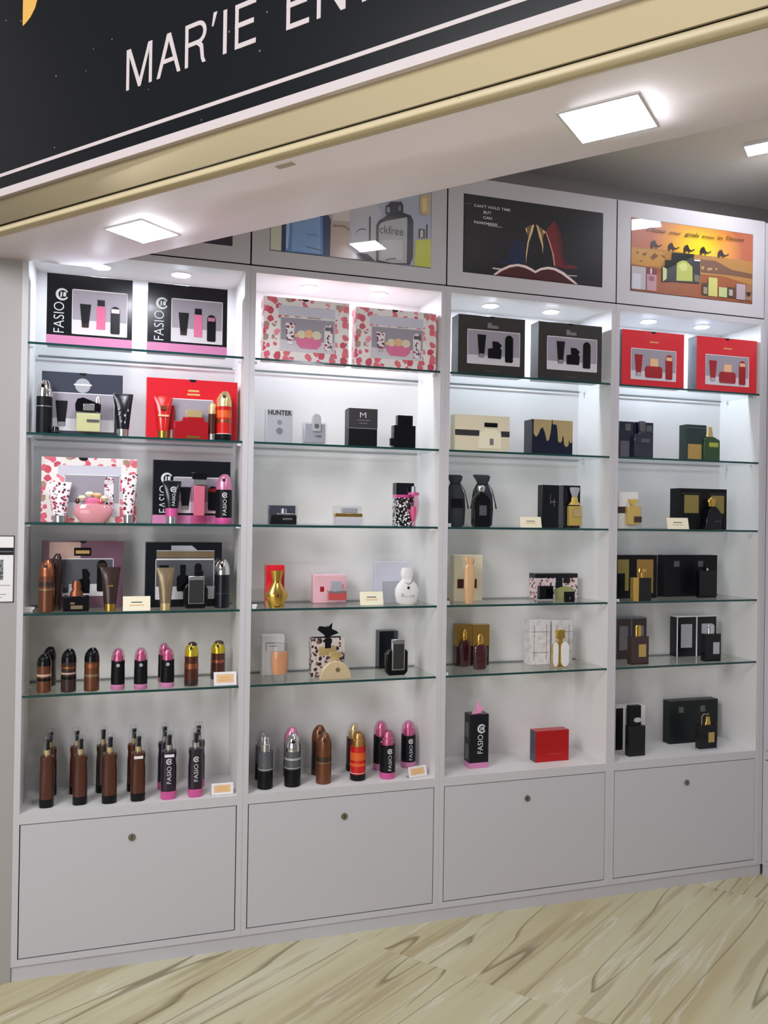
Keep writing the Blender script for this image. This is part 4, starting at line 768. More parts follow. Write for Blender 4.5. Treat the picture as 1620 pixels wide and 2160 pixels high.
t = bottle('squat coral perfume bottle with square silver cap and ring', (x, y, z)); bx(t, 'glass_body', -w*.5, w*.5, 0, .025, 0, h*.56, CLR, .002); bx(t, 'liquid', -w*.44, w*.46, .002, .022, h*.2, h*.50, CORAL, .002); bx(t, 'collar', -w*.46, w*.46, .001, .024, h*.5, h*.6, SIL, .001); bx(t, 'cap', -w*.3, w*.22, .003, .022, h*.60, h, SILC, .001)
MB().tube([(w*.22+.007*math.sin(a)*1.2, .012, h*.78+.008*math.cos(a)) for a in [PI*k/8 for k in range(9)]], .0012, 6).build('ring', COPPER, t)
x, y, z, w, h = place('s4', 760, 809, 1248, vb=1277)
tent('ivory price card standing between the coral bottle and the white bottle', (x, y, z), w, h, GLB)
x, y, z, w, h = place('s4', 791, 862, 1185, vb=1270)
carton('pale lavender carton behind the white round bottle', (x, y, z), w, h, .035, LAV, lambda t, w, h, d: bx(t, 'inner_print', -w*.28, w*.3, -.0007, 0, h*.02, h*.52, SILC))
x, y, z, w, h = place('s4', 836, 886, 1198, vb=1275)
t = bottle('white round perfume bottle with a dark necklace charm', (x, y+.016, z)); lf(t, 'bottle', [(0, w*.30, .012), (h*.05, w*.42, .015), (h*.25, w*.5, .018), (h*.40, w*.5, .018), (h*.55, w*.40, .015), (h*.66, w*.24, .011), (h*.70, w*.22, .010)], WHT, 30); lf(t, 'stopper', [(h*.70, w*.22, .010), (h*.80, w*.27, .011), (h*.9, w*.26, .011), (h, w*.2, .009)], WHT, 30)
MB().tube([(-w*.1, -.0115, h*.60), (-w*.02, -.0165, h*.56), (w*.06, -.0162, h*.565), (w*.16, -.0135, h*.62), (w*.2, -.010, h*.68)], .0010, 6).build('necklace', DBR, t); disc(t, 'charm', 0, h*.46, w*.045, -.0178, DBR, .003, w*.06); lettering('Rose', SILC, t, -w*.28, w*.28, h*.20, h*.30, -.0176)
x, y, z, w, h = place('s4', 531, 542, 1275, vb=1285)
t = thing('clip_tag', 'small white clip tag at the left end of the second bay, fourth shelf', 'clip', (x, y, z)); bx(t, 'clip_base', -w/2, w*.35, 0, .014, 0, h*.45, WHT, .0005); bx(t, 'clip_top', -w/2, w/2, 0, .014, h*.5, h, WHT, .0005)
# fifth shelf
x, y, z, w, h = place('s5', 553, 600, 1340, vb=1424)
carton('white carton with grey line print behind the orange glass bottle', (x, y, z), w, h, .04, WHT, lambda t, w, h, d: MB().box(-w*.34, w*.1, -.0007, 0, h*.80, h*.82).box(-w*.34, -w*.31, -.0007, 0, h*.6, h*.8).box(-w*.2, w*.2, -.0007, 0, h*.72, h*.735).build('line_print', GTXT, t))
x, y, z, w, h = place('s5', 572, 612, 1358, vb=1440)
t = bottle('orange perfume in a barrel shaped clear glass', (x, y+.02, z)); lf(t, 'glass_barrel', [(0, w*.40, .016), (h*.10, w*.42, .017), (h*.45, w*.5, .02), (h*.7, w*.49, .02), (h, w*.40, .016)], CLR, 28); lf(t, 'liquid', [(h*.20, w*.38, .015), (h*.3, w*.42, .0165), (h*.6, w*.46, .018), (h*.78, w*.44, .0175)], AMBER, 28); lf(t, 'spray_core', [(h*.55, w*.10, .005, -w*.05, -.012), (h*.72, w*.12, .006, -w*.05, -.012), (h*.74, w*.2, .004, -w*.05, -.014)], PGOLD)
x, y, z, w, h = place('s5', 657, 727, 1346, vb=1428)
def bow(t, w, h, d):
    bx(t, 'name_label', -w*.28, w*.24, -.0009, 0, h*.56, h*.78, PGOLD); mb = MB(); mb.box(-w*.10, w*.08, -.0016, 0, h*.74, h)
    zt = h+.001
    for sx, a, b in ((-1, .30, .22), (1, .34, .12)): mb.prism([(0, zt), (sx*a*w, zt+b*w), (sx*a*w*.8, zt+b*w*1.5), (0, zt+.3*w)], d*.3, d*.5)
    mb.prism([(-w*.1, zt), (w*.1, zt), (w*.14, zt+.42*w), (0, zt+.30*w), (-w*.02, zt+.36*w)], d*.25, d*.35); mb.box(-w*.45, w*.4, d*.2, d*.6, zt-.001, zt+.002); mb.build('ribbon_bow', MBLK, t)
carton('leopard print carton tied with a black ribbon bow', (x, y, z), w, h, .045, LEO, bow)
x, y, z, w, h = place('s5', 675, 742, 1376, vb=1434)
t = bottle('champagne half-round perfume bottle with faceted gold cap', (x, y, z)); pz(t, 'bottle', [(w*.5*math.cos(PI*k/20), h*.02+h*.66*math.sin(PI*k/20)) for k in range(21)]+[(-w*.46, 0), (w*.46, 0)], 0, .022, BEIG, .003); disc(t, 'printed_heart', w*.06, h*.36, w*.07, -.0002, DGOLD); lf(t, 'cap', [(h*.66, w*.06, .004, 0, .011), (h*.74, w*.10, .006, 0, .011), (h*.86, w*.24, .010, 0, .011), (h, w*.20, .008, 0, .011)], PGOLD, 6)
x, y, z, w, h = place('s5', 800, 839, 1331, vb=1410)
carton('plain blue-black carton behind the black rounded flask', (x, y, z), w, h, .05, BLK, lambda t, w, h, d: bx(t, 'worn_corner', w*.30, w*.5+.0003, -.0006, .01, h*.80, h+.0003, CHAR))
x, y, z, w, h = place('s5', 815, 861, 1349, vb=1425)
t = bottle('black rounded flask bottle with chrome framed smoke panel', (x, y, z)); pz(t, 'glass_body', [(-w*.36, 0), (w*.36, 0), (w*.5, h*.10), (w*.5, h*.66), (w*.38, h*.73), (-w*.3, h*.73), (-w*.5, h*.6), (-w*.5, h*.1)], 0, .026, GBLK, .004); bx(t, 'chrome_frame', -w*.24, w*.34, -.003, .012, h*.15, h, CHR, .0015); bx(t, 'smoke_panel', -w*.19, w*.29, -.0042, -.002, h*.18, h*.88, pl('smoked_panel', 0, 0, 0), .0006)
# bottom board cans
G7 = 'spray cans on the base board of the second bay'
OR = pl('orange_flame', 222, 96, 40)
for u0, u1, vt, vb, body, capm, base, st, lm, lab, dome in (
  (547, 579, 1553, 1666, GREYM, CHR, None, 'dome', ((0, .34, MBLK), (.36, .015, SILC)), 'black and smoke spray can with silver spray head, front row left end', CLR),
  (604, 638, 1553, 1661, GREYM, CHR, None, 'metal', ((0, .34, MBLK), (.36, .015, SILC), (.52, .04, SILC)), 'black and smoke spray can with wide chrome cap, front row', None),
  (671, 703, 1550, 1655, BRZ, BRZ, None, 'metal', ((.44, .1, DBR), (.42, .02, DGOLD)), 'bronze brown spray can in the front row of the second bay', None),
  (744, 776, 1546, 1648, RIM, PGOLD, MBLK, 'dome', ((.15, .01, WHT), (.30, .06, OR), (.42, .16, OR)), 'red and orange spray can with gold spray head, front row', glass('amber_clear', (.86, .70, .50), .8, .02, 1.5)),
  (807, 839, 1543, 1644, MBLK, PMET, HOT, 'dome', 'brand', 'black spray can with hot pink base and top, front row of second bay', CLP),
  (541, 571, 1545, 1646, GREYM, CHR, None, 'dome', ((0, .34, MBLK),), 'smoke grey spray can half hidden at the left end, back row', CLR),
  (602, 634, 1538, 1641, DTXT, PMET, None, 'metal', None, 'dark spray can with pink metal cap behind the chrome-capped can', None),
  (661, 692, 1534, 1636, DBR, BRZ, None, 'metal', None, 'dark brown spray can in the back row behind the bronze one', None),
  (735, 766, 1528, 1628, WINE, PGOLD, MBLK, 'dome', None, 'wine red spray can with gold spray head in the back row', CLR),
  (793, 824, 1524, 1625, MBLK, PMET, PINK, 'dome', 'brand', 'black spray can with pink dome, back row, behind the front pink one', CLP),
  (852, 882, 1523, 1621, MBLK, PMET, PINK, 'dome', 'brand', 'black spray can with pink dome standing behind the tilted peach card', CLP)):
    q = place('b', u0, u1, vt, vb=vb); can(lab, q, q[3], q[4], body, capm, base, st, lm, G7, dome=dome or CLR)
x, y, z, w, h = place('b', 861, 903, 1617, vb=1639)
tent('tilted peach and white price card on the base board of the second bay', (x, y, z), w, h, WHT, txt=2, rz=0.22)

# ================================================================== BAY 3
BP = (('tube', .27, .20, .16, .66, MBLK, SIL), ('heel', .52, .19, .26, .50, GBLK, GBLK), ('can', .79, .10, .15, .80, GBLK, GBLK))
def blx(t, w, h, d): bx(t, 'silver_print', -w*.07, w*.09, -.0007, 0, h*.80, h*.85, GTXT); bx(t, 'silver_print', -w*.07, -w*.01, -.0007, 0, h*.85, h*.89, GTXT); lettering('FOREVER', pl('faint_print', 96, 92, 86, rough=.4), t, -w*.09, w*.10, h*.055, h*.085, -.0008)
for u0, u1, vt, lab in ((967, 1108, 668, 'black grey-windowed gift box, the left of two on the third top shelf'), (1136, 1270, 683, 'black grey-windowed gift box, the right of two on the third top shelf')):
    x, y, z, w, h = place('s1', u0, u1, vt, y=.022)
    gift(lab, (x, y, z), w, h, .07, DGREY, (.13, .92, .18, .76), BP, blx, 'dark gift boxes of the third bay', notch=(0, .011), low=.26)
x, y, z, w, h = place('s2', 960, 1075, 876, y=.02)
def crx(t, w, h, d):
    bx(t, 'belt_print', -w*.5, -w*.06, -.0007, 0, h*.42, h*.58, DTXT); bx(t, 'belt_print', w*.34, w*.5, -.0007, 0, h*.42, h*.58, DTXT); o = pz(t, 'bottle_picture', [(-w*.08, h*.08), (w*.34, h*.08), (w*.34, h*.5), (w*.22, h*.62), (w*.05, h*.62), (-w*.06, h*.5)], -.0016, 0, GLB); bx(o, 'cap', w*.03, w*.27, -.0022, -.0004, h*.68, h*.80, GBLK); bx(o, 'print', w*.13, w*.2, -.0022, -.0016, h*.18, h*.36, GTXT)
carton('wide cream carton with dark belt and a cream bottle picture', (x, y, z), w, h, .05, CREAM, crx)
x, y, z, w, h = place('s2', 1122, 1208, 886, y=.02)
drip = [(-.46, 1.0), (-.46, .58), (-.40, .48), (-.34, .58), (-.30, .72), (-.24, .78), (-.18, .6), (-.14, .38), (-.09, .40), (-.05, .62), (-.02, 1.0)]
drip2 = [(.0, 1.0), (.0, .88), (.10, .86), (.12, .68), (.14, .38), (.19, .34), (.23, .40), (.24, .52), (.27, .54), (.29, .28), (.35, .22), (.40, .30), (.40, .44), (.44, .34), (.48, .36), (.495, .6), (.495, 1.0)]
carton('navy carton with gold paint drips down its front', (x, y, z), w, h, .07, NAVY, lambda t, w, h, d: (pz(t, 'gold_drip', [(a*w, b*h) for a, b in drip], -.0012, 0, PGOLD), pz(t, 'gold_drip', [(a*w, b*h) for a, b in drip2], -.0016, 0, PGOLD)))
# third shelf
def pouch(label, u0, u1, y, patch):
    x, y, z, w, h = place('s3', u0, u1, 1001, y=y)
    t = thing('drawstring_pouch', label, 'pouch', (x, y+.03, z))
    lf(t, 'bag', [(0, w*.34, .014), (h*.04, w*.44, .018), (h*.35, w*.48, .022), (h*.62, w*.44, .02), (h*.76, w*.30, .014), (h*.83, w*.22, .010), (h*.90, w*.30, .011), (h*.97, w*.38, .008, -w*.04, 0), (h, w*.34, .005, -w*.08, 0)], LEATH, 28)
    MB().tube([(w*.24*math.cos(2*PI*k/16), .011*math.sin(2*PI*k/16), h*.83) for k in range(17)], .0015, 6).build('drawstring', MBLK, t)
    for s in (-1, 1): MB().tube([(s*w*.24, 0, h*.83), (s*w*.42, -.006, h*.70), (s*w*.50, -.012, h*.5), (s*w*.56, -.014, h*.35)], [.0014, .0016, .002, .003], 6).build('cord_end', MBLK, t)
    if patch: pz(t, 'patch', [(-w*.25, h*.37), (w*.28, h*.37), (w*.28, h*.54), (-w*.25, h*.54)], -.0235, -.018, GBLK)
pouch('dark grey drawstring pouch at the left end of third bay shelf', 944, 989, .035, True)
pouch('dark grey drawstring pouch behind the black bottle', 1000, 1048, .065, False)
x, y, z, w, h = place('s3', 1000, 1036, 1024, y=.025)
t = bottle('black sloping-shoulder perfume bottle with silver stopper before a pouch', (x, y, z)); pz(t, 'bottle', [(-w*.42, 0), (w*.44, 0), (w*.5, h*.06), (w*.5, h*.66), (w*.12, h*.84), (-w*.16, h*.84), (-w*.5, h*.66), (-w*.5, h*.08)], 0, .03, GBLK, .003); bx(t, 'name_plate', -w*.18, w*.24, -.0008, 0, h*.28, h*.52, GREYM); lf(t, 'stopper', [(h*.84, w*.14, .007, 0, .015), (h*.9, w*.22, .01, 0, .015), (h*.97, w*.22, .01, 0, .015), (h, w*.14, .007, 0, .015)], CHR)
x, y, z, w, h = place('s3', 944, 951, 1104, y=.012)
t = thing('clip_tag', 'tiny white clip tag in front of the leftmost pouch', 'clip', (x, y, z)); bx(t, 'clip_base', -w/2, w/2, 0, .01, 0, h*.45, WHT); bx(t, 'clip_top', -w/2, w/2, 0, .01, h*.5, h, WHT)
x, y, z, w, h = place('s3', 1098, 1143, 1090, y=.012)
tent('ivory price card left of the two tall black cartons', (x, y, z), w, h, GLB)
x, y, z, w, h = place('s3', 1144, 1179, 1023, y=.03)
carton('tall narrow black carton with faint silver print, the left of the pair', (x, y, z), w, h, .04, BLK, lambda t, w, h, d: MB().box(-w*.02, w*.0, -.0006, 0, h*.55, h*.78).box(w*.2, w*.23, -.0006, 0, h*.5, h*.68).box(w*.0, w*.3, -.0006, 0, h*.6, h*.62).build('line_print', GTXT, t))
x, y, z, w, h = place('s3', 1187, 1224, 1024, y=.045)
carton('tall narrow black carton behind the gold crystal-stopper bottle', (x, y, z), w, h, .04, BLK, lambda t, w, h, d: bx(t, 'edge_trim', -w*.5-.0002, -w*.46, -.0006, d, 0, h, CHAR))
x, y, z, w, h = place('s3', 1201, 1230, 1028, y=.015)
t = bottle('gold square perfume bottle with flared crystal stopper', (x, y, z)); bx(t, 'glass_body', -w*.5, w*.5, 0, .028, 0, h*.57, CLR, .002); bx(t, 'liquid', -w*.44, w*.44, .003, .025, h*.06, h*.54, YGOLD, .002); bx(t, 'label', -w*.18, w*.42, -.0007, 0, h*.28, h*.46, PGOLD); lf(t, 'shoulder', [(h*.57, w*.44, .012, 0, .014), (h*.66, w*.24, .008, 0, .014), (h*.76, w*.22, .008, 0, .014)], YGOLD); lf(t, 'crystal_stopper', [(h*.76, w*.18, .006, 0, .014), (h*.95, w*.36, .011, 0, .014), (h, w*.32, .010, 0, .014)], SILC, 8)
# fourth shelf
x, y, z, w, h = place('s4', 958, 1018, 1171, vb=1268)
carton('tall cream carton with small amber picture windows, fourth shelf', (x, y, z), w, h, .05, CREAM, lambda t, w, h, d: (bx(t, 'picture', -w*.38, -w*.16, -.0007, 0, h*.28, h*.48, BRN), bx(t, 'picture', w*.22, w*.3, -.0007, 0, h*.28, h*.48, BRN)))
x, y, z, w, h = place('s4', 981, 1005, 1174, vb=1273)
t = bottle('tan glass perfume bottle shaped like a slender torso', (x, y+.013, z)); lf(t, 'glass_figure', [(0, w*.34, .010), (h*.12, w*.40, .012), (h*.40, w*.46, .013), (h*.60, w*.48, .013), (h*.74, w*.46, .012), (h*.80, w*.36, .010), (h*.84, w*.34, .009)], TAN, 24); lf(t, 'neck', [(h*.84, w*.32, .009), (h*.92, w*.42, .010, -w*.05, 0), (h*.98, w*.36, .008, -w*.1, 0)], TAN, 20); MB().tube([(w*.3, -.004, h*.84), (w*.42, -.002, h*.95)], .0012, 6).build('gold_spike', GOLD, t)
x, y, z, w, h = place('s4', 941, 948, 1268, vb=1276)
t = thing('clip_tag', 'tiny white clip tag at the left end below the cream carton', 'clip', (x, y, z)); bx(t, 'clip_base', -w/2, w/2, 0, .01, 0, h*.45, WHT); bx(t, 'clip_top', -w/2, w/2, 0, .01, h*.5, h, WHT)
x, y, z, w, h = place('s4', 1129, 1218, 1210, vb=1263)
carton('low wide leopard and rose print carton with black top edge', (x, y, z), w, h, .055, LEOP, lambda t, w, h, d: (bx(t, 'black_lid', -w*.5-.0004, w*.5+.0004, -.0008, d+.0004, h*.83, h+.0004, BLK), bx(t, 'centre_strip', -w*.02, w*.14, -.0007, 0, .001, h*.83, BLK), bx(t, 'printed_box', w*.16, w*.32, -.0010, 0, h*.62, h*.9, GBLK)))
x, y, z, w, h = place('s4', 1138, 1167, 1236, vb=1266)
carton('small black square case in front of the leopard print carton', (x, y, z), w, h, .02, GBLK, lambda t, w, h, d: bx(t, 'clear_base', -w*.5-.0003, w*.5+.0003, -.0006, d, 0, h*.07, SILC), name='display_case')
x, y, z, w, h = place('s4', 1170, 1214, 1236, vb=1263)
t = bottle('olive green saddle shaped bottle in front of the leopard carton', (x, y, z)); pz(t, 'glass_body', [(-w*.42, 0), (w*.46, 0), (w*.46, h*.5), (w*.5, h*.62), (w*.3, h*.9), (0, h), (-w*.25, h*.88), (-w*.5, h*.7), (-w*.42, h*.5)], 0, .02, OLG, .002); lf(t, 'spray_knob', [(h, w*.10, .004, 0, .01), (h*1.08, w*.1, .004, 0, .01)], WHT)
x, y, z, w, h = place('s4', 1192, 1212, 1248, vb=1270)
carton('tiny black cube bottle in front of the olive bottle', (x, y, z), w, h, .012, GBLK, lambda t, w, h, d: bx(t, 'print', -w*.04, w*.04, -.0005, 0, h*.25, h*.5, GTXT), name='miniature_bottle')
# fifth shelf
def tw(t, w, h, d): bx(t, 'gold_top', -w*.5-.0004, w*.5+.0004, -.0006, d+.0004, h*.48, h+.0004, GCARD)
for u0, u1, vt, vb, lab in ((963, 996, 1317, 1405, 'gold and dark brown carton, the left one behind the bottles'), (998, 1032, 1318, 1404, 'gold and dark brown carton, the right one behind the wine bottle')):
    x, y, z, w, h = place('s5', u0, u1, vt, vb=vb); carton(lab, (x, y, z), w, h, .04, DBR, tw)
for u0, u1, vt, vb, lab in ((971, 995, 1328, 1407, 'dark perfume bottle with angular gold cap left of the wine bottle'), (1001, 1030, 1338, 1413, 'wine red round-shoulder perfume bottle with pointed gold cap')):
    x, y, z, w, h = place('s5', u0, u1, vt, vb=vb); t = bottle(lab, (x, y+.014, z)); lf(t, 'bottle', [(0, w*.36, .010), (h*.05, w*.46, .013), (h*.5, w*.5, .014), (h*.62, w*.46, .013), (h*.70, w*.3, .009)], WINE, p=3); lf(t, 'cap', [(h*.70, w*.18, .006), (h*.80, w*.24, .008), (h*.92, w*.2, .007), (h, w*.08, .003)], GOLD)
CRK = blotch('crackle_print', (226, 222, 222), [(210, 204, 206), (218, 214, 214)], 40, .5)
def crk(t, w, h, d): MB().box(-w*.44, w*.44, -.0006, 0, h*.27, h*.28).box(-w*.44, w*.44, -.0006, 0, h*.74, h*.75).box(-w*.3, -w*.28, -.0006, 0, h*.1, h*.9).box(w*.3, w*.32, -.0006, 0, h*.1, h*.9).build('line_print', GTXT, t)
for u0, u1, vt, vb, lab in ((1118, 1161, 1309, 1402, 'white marbled carton with fine grey lines, the left one'), (1166, 1208, 1309, 1400, 'white marbled carton behind the white gold-capped bottle')):
    x, y, z, w, h = place('s5', u0, u1, vt, vb=vb); carton(lab, (x, y, z), w, h, .055, CRK, crk)
x, y, z, w, h = place('s5', 1167, 1201, 1329, vb=1408)
t = bottle('white lozenge perfume bottle with gold seam and gold block cap', (x, y, z)); pz(t, 'gold_core', [(-w*.4, .001), (w*.4, .001), (w*.46, h*.12), (w*.46, h*.56), (w*.1, h*.70), (-w*.2, h*.70), (-w*.46, h*.56), (-w*.46, h*.12)], .002, .022, GOLD, .002)
pz(t, 'white_face', [(w*.24+w*.24*math.cos(a), (h*.18 if math.sin(a) < 0 else h*.52)+h*.16*math.sin(a)) for a in [2*PI*k/24 for k in range(24)]], -.003, .002, WHT, .001); pz(t, 'white_face', [(-w*.32+w*.16*math.cos(a), (h*.18 if math.sin(a) < 0 else h*.52)+h*.16*math.sin(a)) for a in [2*PI*k/24 for k in range(24)]], -.001, .004, WHT, .001); bx(t, 'cap', -w*.24, w*.26, .003, .02, h*.76, h, GOLD, .002); bx(t, 'collar', -w*.1, w*.12, .006, .017, h*.70, h*.76, GOLD)
x, y, z, w, h = place('s5', 939, 945, 1419, vb=1425)
t = thing('clip_tag', 'tiny white clip tag at the left end of third bay, fifth shelf', 'clip', (x, y, z)); bx(t, 'clip_base', -w/2, w/2, 0, .01, 0, h*.45, WHT); bx(t, 'clip_top', -w/2, w/2, 0, .01, h*.5, h, WHT)
# base board
x, y, z, w, h = place('b', 991, 1031, 1507, vb=1620)
def tall(t, w, h, d):
    bx(t, 'pink_band', -w*.5-.0004, w*.5+.0004, -.0006, d+.0004, 0.0003, h*.10, PINK); emblem(t, w*.12, h*.73, w*.22, -.0002); lettering('FASIO', TXT, t, -w*.08, w*.20, h*.27, h*.62, -.0008, rot=1)
    mb = MB(); mb.prism([(-w*.1, h), (w*.2, h), (w*.3, h+.035), (w*.1, h+.02)], d*.3, d*.36).prism([(0, h), (w*.15, h), (w*.06, h+.05), (-w*.08, h+.035)], d*.4, d*.45).prism([(-w*.3, h), (w*.1, h+.002), (w*.1, h+.008), (-w*.2, h+.012)], d*.2, d*.4); mb.build('ribbon', PNKR, t)
    for zz in (.3, .7): bx(t, 'side_print', -w*.5-.0006, -w*.5, d*.2, d*.8, h*(zz-.14), h*(zz+.14), GREYM)
carton('tall black carton with pink base and a sheer pink ribbon on top', (x, y, z), w, h, .055, BLK, tall, name='gift_carton')
x, y, z, w, h = place('b', 1130, 1200, 1541, vb=1606)
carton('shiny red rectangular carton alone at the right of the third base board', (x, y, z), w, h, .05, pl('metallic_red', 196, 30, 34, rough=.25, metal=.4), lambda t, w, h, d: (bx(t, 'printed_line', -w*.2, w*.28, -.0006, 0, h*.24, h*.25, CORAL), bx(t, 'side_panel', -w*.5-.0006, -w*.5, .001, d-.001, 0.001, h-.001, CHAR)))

# ================================================================== BAY 4
RP = (('tube', .17, .12, .17, .68, DRED, SIL), ('flat', .50, .08, .38, .62, DRED, PEACH), ('can', .84, .06, .15, .80, DRED, PEACH))
def rx(t, w, h, d): bx(t, 'front_panel', -w*.5-.0003, w*.5+.0003, -.0003, .0004, -.0, h+.0003, RED); bx(t, 'gold_print', -w*.06, w*.08, -.0007, 0, h*.80, h*.82, GOTXT); bx(t, 'side_panel', -w*.5-.0006, -w*.5, .001, d-.001, .001, h-.001, GREYM); bx(t, 'top_panel', -w*.5+.0005, w*.5-.0005, .002, d-.0005, h, h+.0005, CHAR)
for u0, u1, vt, lab in ((1312, 1443, 700, 'red gift box with bottle window, left one on the rightmost top shelf'), (1470, 1596, 714, 'red gift box with bottle window, right one on the rightmost top shelf')):
    x, y, z, w, h = place('s1', u0, u1, vt, y=.022 if u0 < 1400 else .016)
    gift(lab, (x, y, z), w, h, .06, CHAR, (.14, .87, .12, .68), RP, rx, 'red gift boxes of the rightmost bay', notch=(.0, .0125), low=.28)
x, y, z, w, h = place('s2', 1307, 1336, 889, y=.03)
carton('navy carton with grey squares at the left end, rightmost bay second shelf', (x, y, z), w, h, .045, NAVY, lambda t, w, h, d: (bx(t, 'grey_print', -w*.1, w*.3, -.0006, 0, h*.75, h*.94, GREYM), bx(t, 'grey_print', -w*.45, w*.2, -.0006, 0, h*.02, h*.46, GREYM)))
x, y, z, w, h = place('s2', 1339, 1378, 891, y=.04)
carton('navy carton behind the dark blue perfume bottle', (x, y, z), w, h, .04, NAVY, lambda t, w, h, d: bx(t, 'grey_print', w*.1, w*.42, -.0006, 0, h*.75, h*.92, GREYM))
x, y, z, w, h = place('s2', 1339, 1374, 888, y=.012)
t = bottle('dark blue perfume bottle with slim grey cap', (x, y, z)); pz(t, 'glass_body', [(-w*.5, 0), (w*.5, 0), (w*.5, h*.60), (w*.3, h*.66), (w*.1, h*.70), (-w*.1, h*.70), (-w*.3, h*.66), (-w*.5, h*.60)], 0, .024, DBLU, .002); bx(t, 'label', -w*.1, w*.4, -.0007, 0, h*.42, h*.52, GREYM); bx(t, 'cap', -w*.14, w*.18, .005, .019, h*.71, h, GREYM, .001)
x, y, z, w, h = place('s2', 1448, 1490, 896, y=.025)
carton('dark green carton with gold label square, rightmost bay second shelf', (x, y, z), w, h, .05, DGRN, lambda t, w, h, d: (bx(t, 'gold_label', -w*.42, w*.26, -.0007, 0, h*.03, h*.45, GTAG), bx(t, 'top_line', -w*.5, w*.5, -.0005, 0, h*.90, h*.93, GREYM)))
x, y, z, w, h = place('s2', 1486, 1519, 900, y=.012)
t = bottle('green perfume bottle with lime label and tall gold cap', (x, y, z)); pz(t, 'glass_body', [(-w*.5, 0), (w*.5, 0), (w*.5, h*.60), (w*.1, h*.70), (-w*.2, h*.70), (-w*.5, h*.62)], 0, .024, GRN, .002); bx(t, 'label', -w*.2, w*.38, -.0007, 0, h*.40, h*.53, LIME); lf(t, 'cap', [(h*.70, w*.24, .009, -w*.06, .012), (h, w*.13, .006, -w*.06, .012)], PGOLD, 16)
# third shelf
x, y, z, w, h = place('s3', 1306, 1345, 1038, y=.04)
carton('white carton with a brown belt behind the gold bottle', (x, y, z), w, h, .045, WHT, lambda t, w, h, d: bx(t, 'brown_belt', -w*.5-.0004, w*.2, -.0007, d*.5, h*.42, h*.60, BROWNC))
x, y, z, w, h = place('s3', 1324, 1354, 1053, y=.015)
t = bottle('yellow gold square perfume bottle with winged stopper', (x, y, z)); bx(t, 'glass_body', -w*.5, w*.5, 0, .026, 0, h*.77, CLR, .002); bx(t, 'liquid', -w*.46, w*.46, .002, .024, h*.15, h*.76, YGOLD, .002); bx(t, 'label', -w*.04, w*.49, -.0008, 0, h*.22, h*.42, BROWNC); pz(t, 'winged_stopper', [(-w*.08, h*.77), (w*.12, h*.77), (w*.2, h*.88), (w*.32, h), (-w*.34, h), (-w*.24, h*.88)], .005, .02, YGOLD, .001)
def bg(t, w, h, d):
    for a, b in ((-.46, -.08), (.10, .46)): bx(t, 'gold_picture', w*(a+.06), w*(b-.02), -.0008, 0, h*.40, h*.84, OLIV); MB().box(w*a, w*b, -.0006, 0, h*.87, h*.89).box(w*a, w*a+.0015, -.0006, 0, h*.05, h*.89).box(w*b-.0015, w*b, -.0006, 0, h*.05, h*.89).build('frame_print', DTXT, t)
x, y, z, w, h = place('s3', 1433, 1533, 1031, y=.05)
carton('wide black carton with two gold pictures, third shelf rightmost bay', (x, y, z), w, h, .065, MBLK, bg)
x, y, z, w, h = place('s3', 1488, 1523, 1051, y=.015)
t = bottle('black cone-shouldered perfume bottle with round gold cap', (x, y, z)); pz(t, 'bottle', [(-w*.5, 0), (w*.46, 0), (w*.5, h*.5), (w*.36, h*.62), (w*.16, h*.74), (-w*.12, h*.74), (-w*.3, h*.6)], 0, .028, GBLK, .003); lf(t, 'cap', [(h*.74, w*.17, .008, 0, .014), (h*.84, w*.2, .009, 0, .014), (h*.88, w*.25, .011, 0, .014), (h*.96, w*.23, .010, 0, .014), (h, w*.15, .007, 0, .014)], GOLD); bx(t, 'print', w*.1, w*.44, -.0006, 0, h*.26, h*.28, GREYM)
x, y, z, w, h = place('s3', 1410, 1452, 1092, y=.012)
tent('white price card in a clear holder before the black gold carton', (x, y, z), w, h, GLB, rz=-0.12)
# fourth shelf
def bg2(t, w, h, d):
    bx(t, 'gold_picture', -w*.5, -w*.22, -.0008, 0, h*.18, h*.90, OLIV); bx(t, 'black_print', -w*.5, -w*.32, -.0012, 0, h*.18, h*.58, MBLK); bx(t, 'gold_picture', -w*.02, w*.40, -.0008, 0, h*.12, h*.90, GCARD)
x, y, z, w, h = place('s4', 1303, 1386, 1171, vb=1262)
carton('black carton with gold pictures at the left end, fourth shelf rightmost bay', (x, y, z), w, h, .05, MBLK, bg2)
x, y, z, w, h = place('s4', 1337, 1374, 1200, vb=1269)
t = bottle('black and gold slab perfume bottle with gold mushroom cap', (x, y, z)); bx(t, 'black_face', -w*.18, w*.5, 0, .026, 0, h*.72, GBLK, .001); bx(t, 'gold_side', -w*.5, -w*.18, .002, .026, 0, h*.73, GOLD, .001); lf(t, 'cap', [(h*.72, w*.08, .004, w*.08, .013), (h*.88, w*.08, .004, w*.08, .013), (h*.90, w*.26, .010, w*.08, .013), (h, w*.22, .009, w*.08, .013)], GOLD)
def sq2(t, w, h, d):
    for a in (-.32, .13): bx(t, 'grey_seal', w*a, w*(a+.10), -.0008, 0, h*.72, h*.86, GREYM)
x, y, z, w, h = place('s4', 1401, 1513, 1171, vb=1258)
carton('wide black carton with two grey seals on the fourth shelf', (x, y, z), w, h, .05, MBLK, sq2)
x, y, z, w, h = place('s4', 1476, 1511, 1190, vb=1261)
t = bottle('plain black slab perfume bottle with a small bright dot', (x, y, z)); bx(t, 'bottle', -w*.5, w*.5, 0, .024, 0, h*.80, GBLK, .001); bx(t, 'cap', -w*.14, w*.2, .005, .019, h*.80, h, MBLK, .001); disc(t, 'bright_dot', 0, h*.84, w*.06, .005, CHR)
x, y, z, w, h = place('s4', 1301, 1306, 1264, vb=1270)
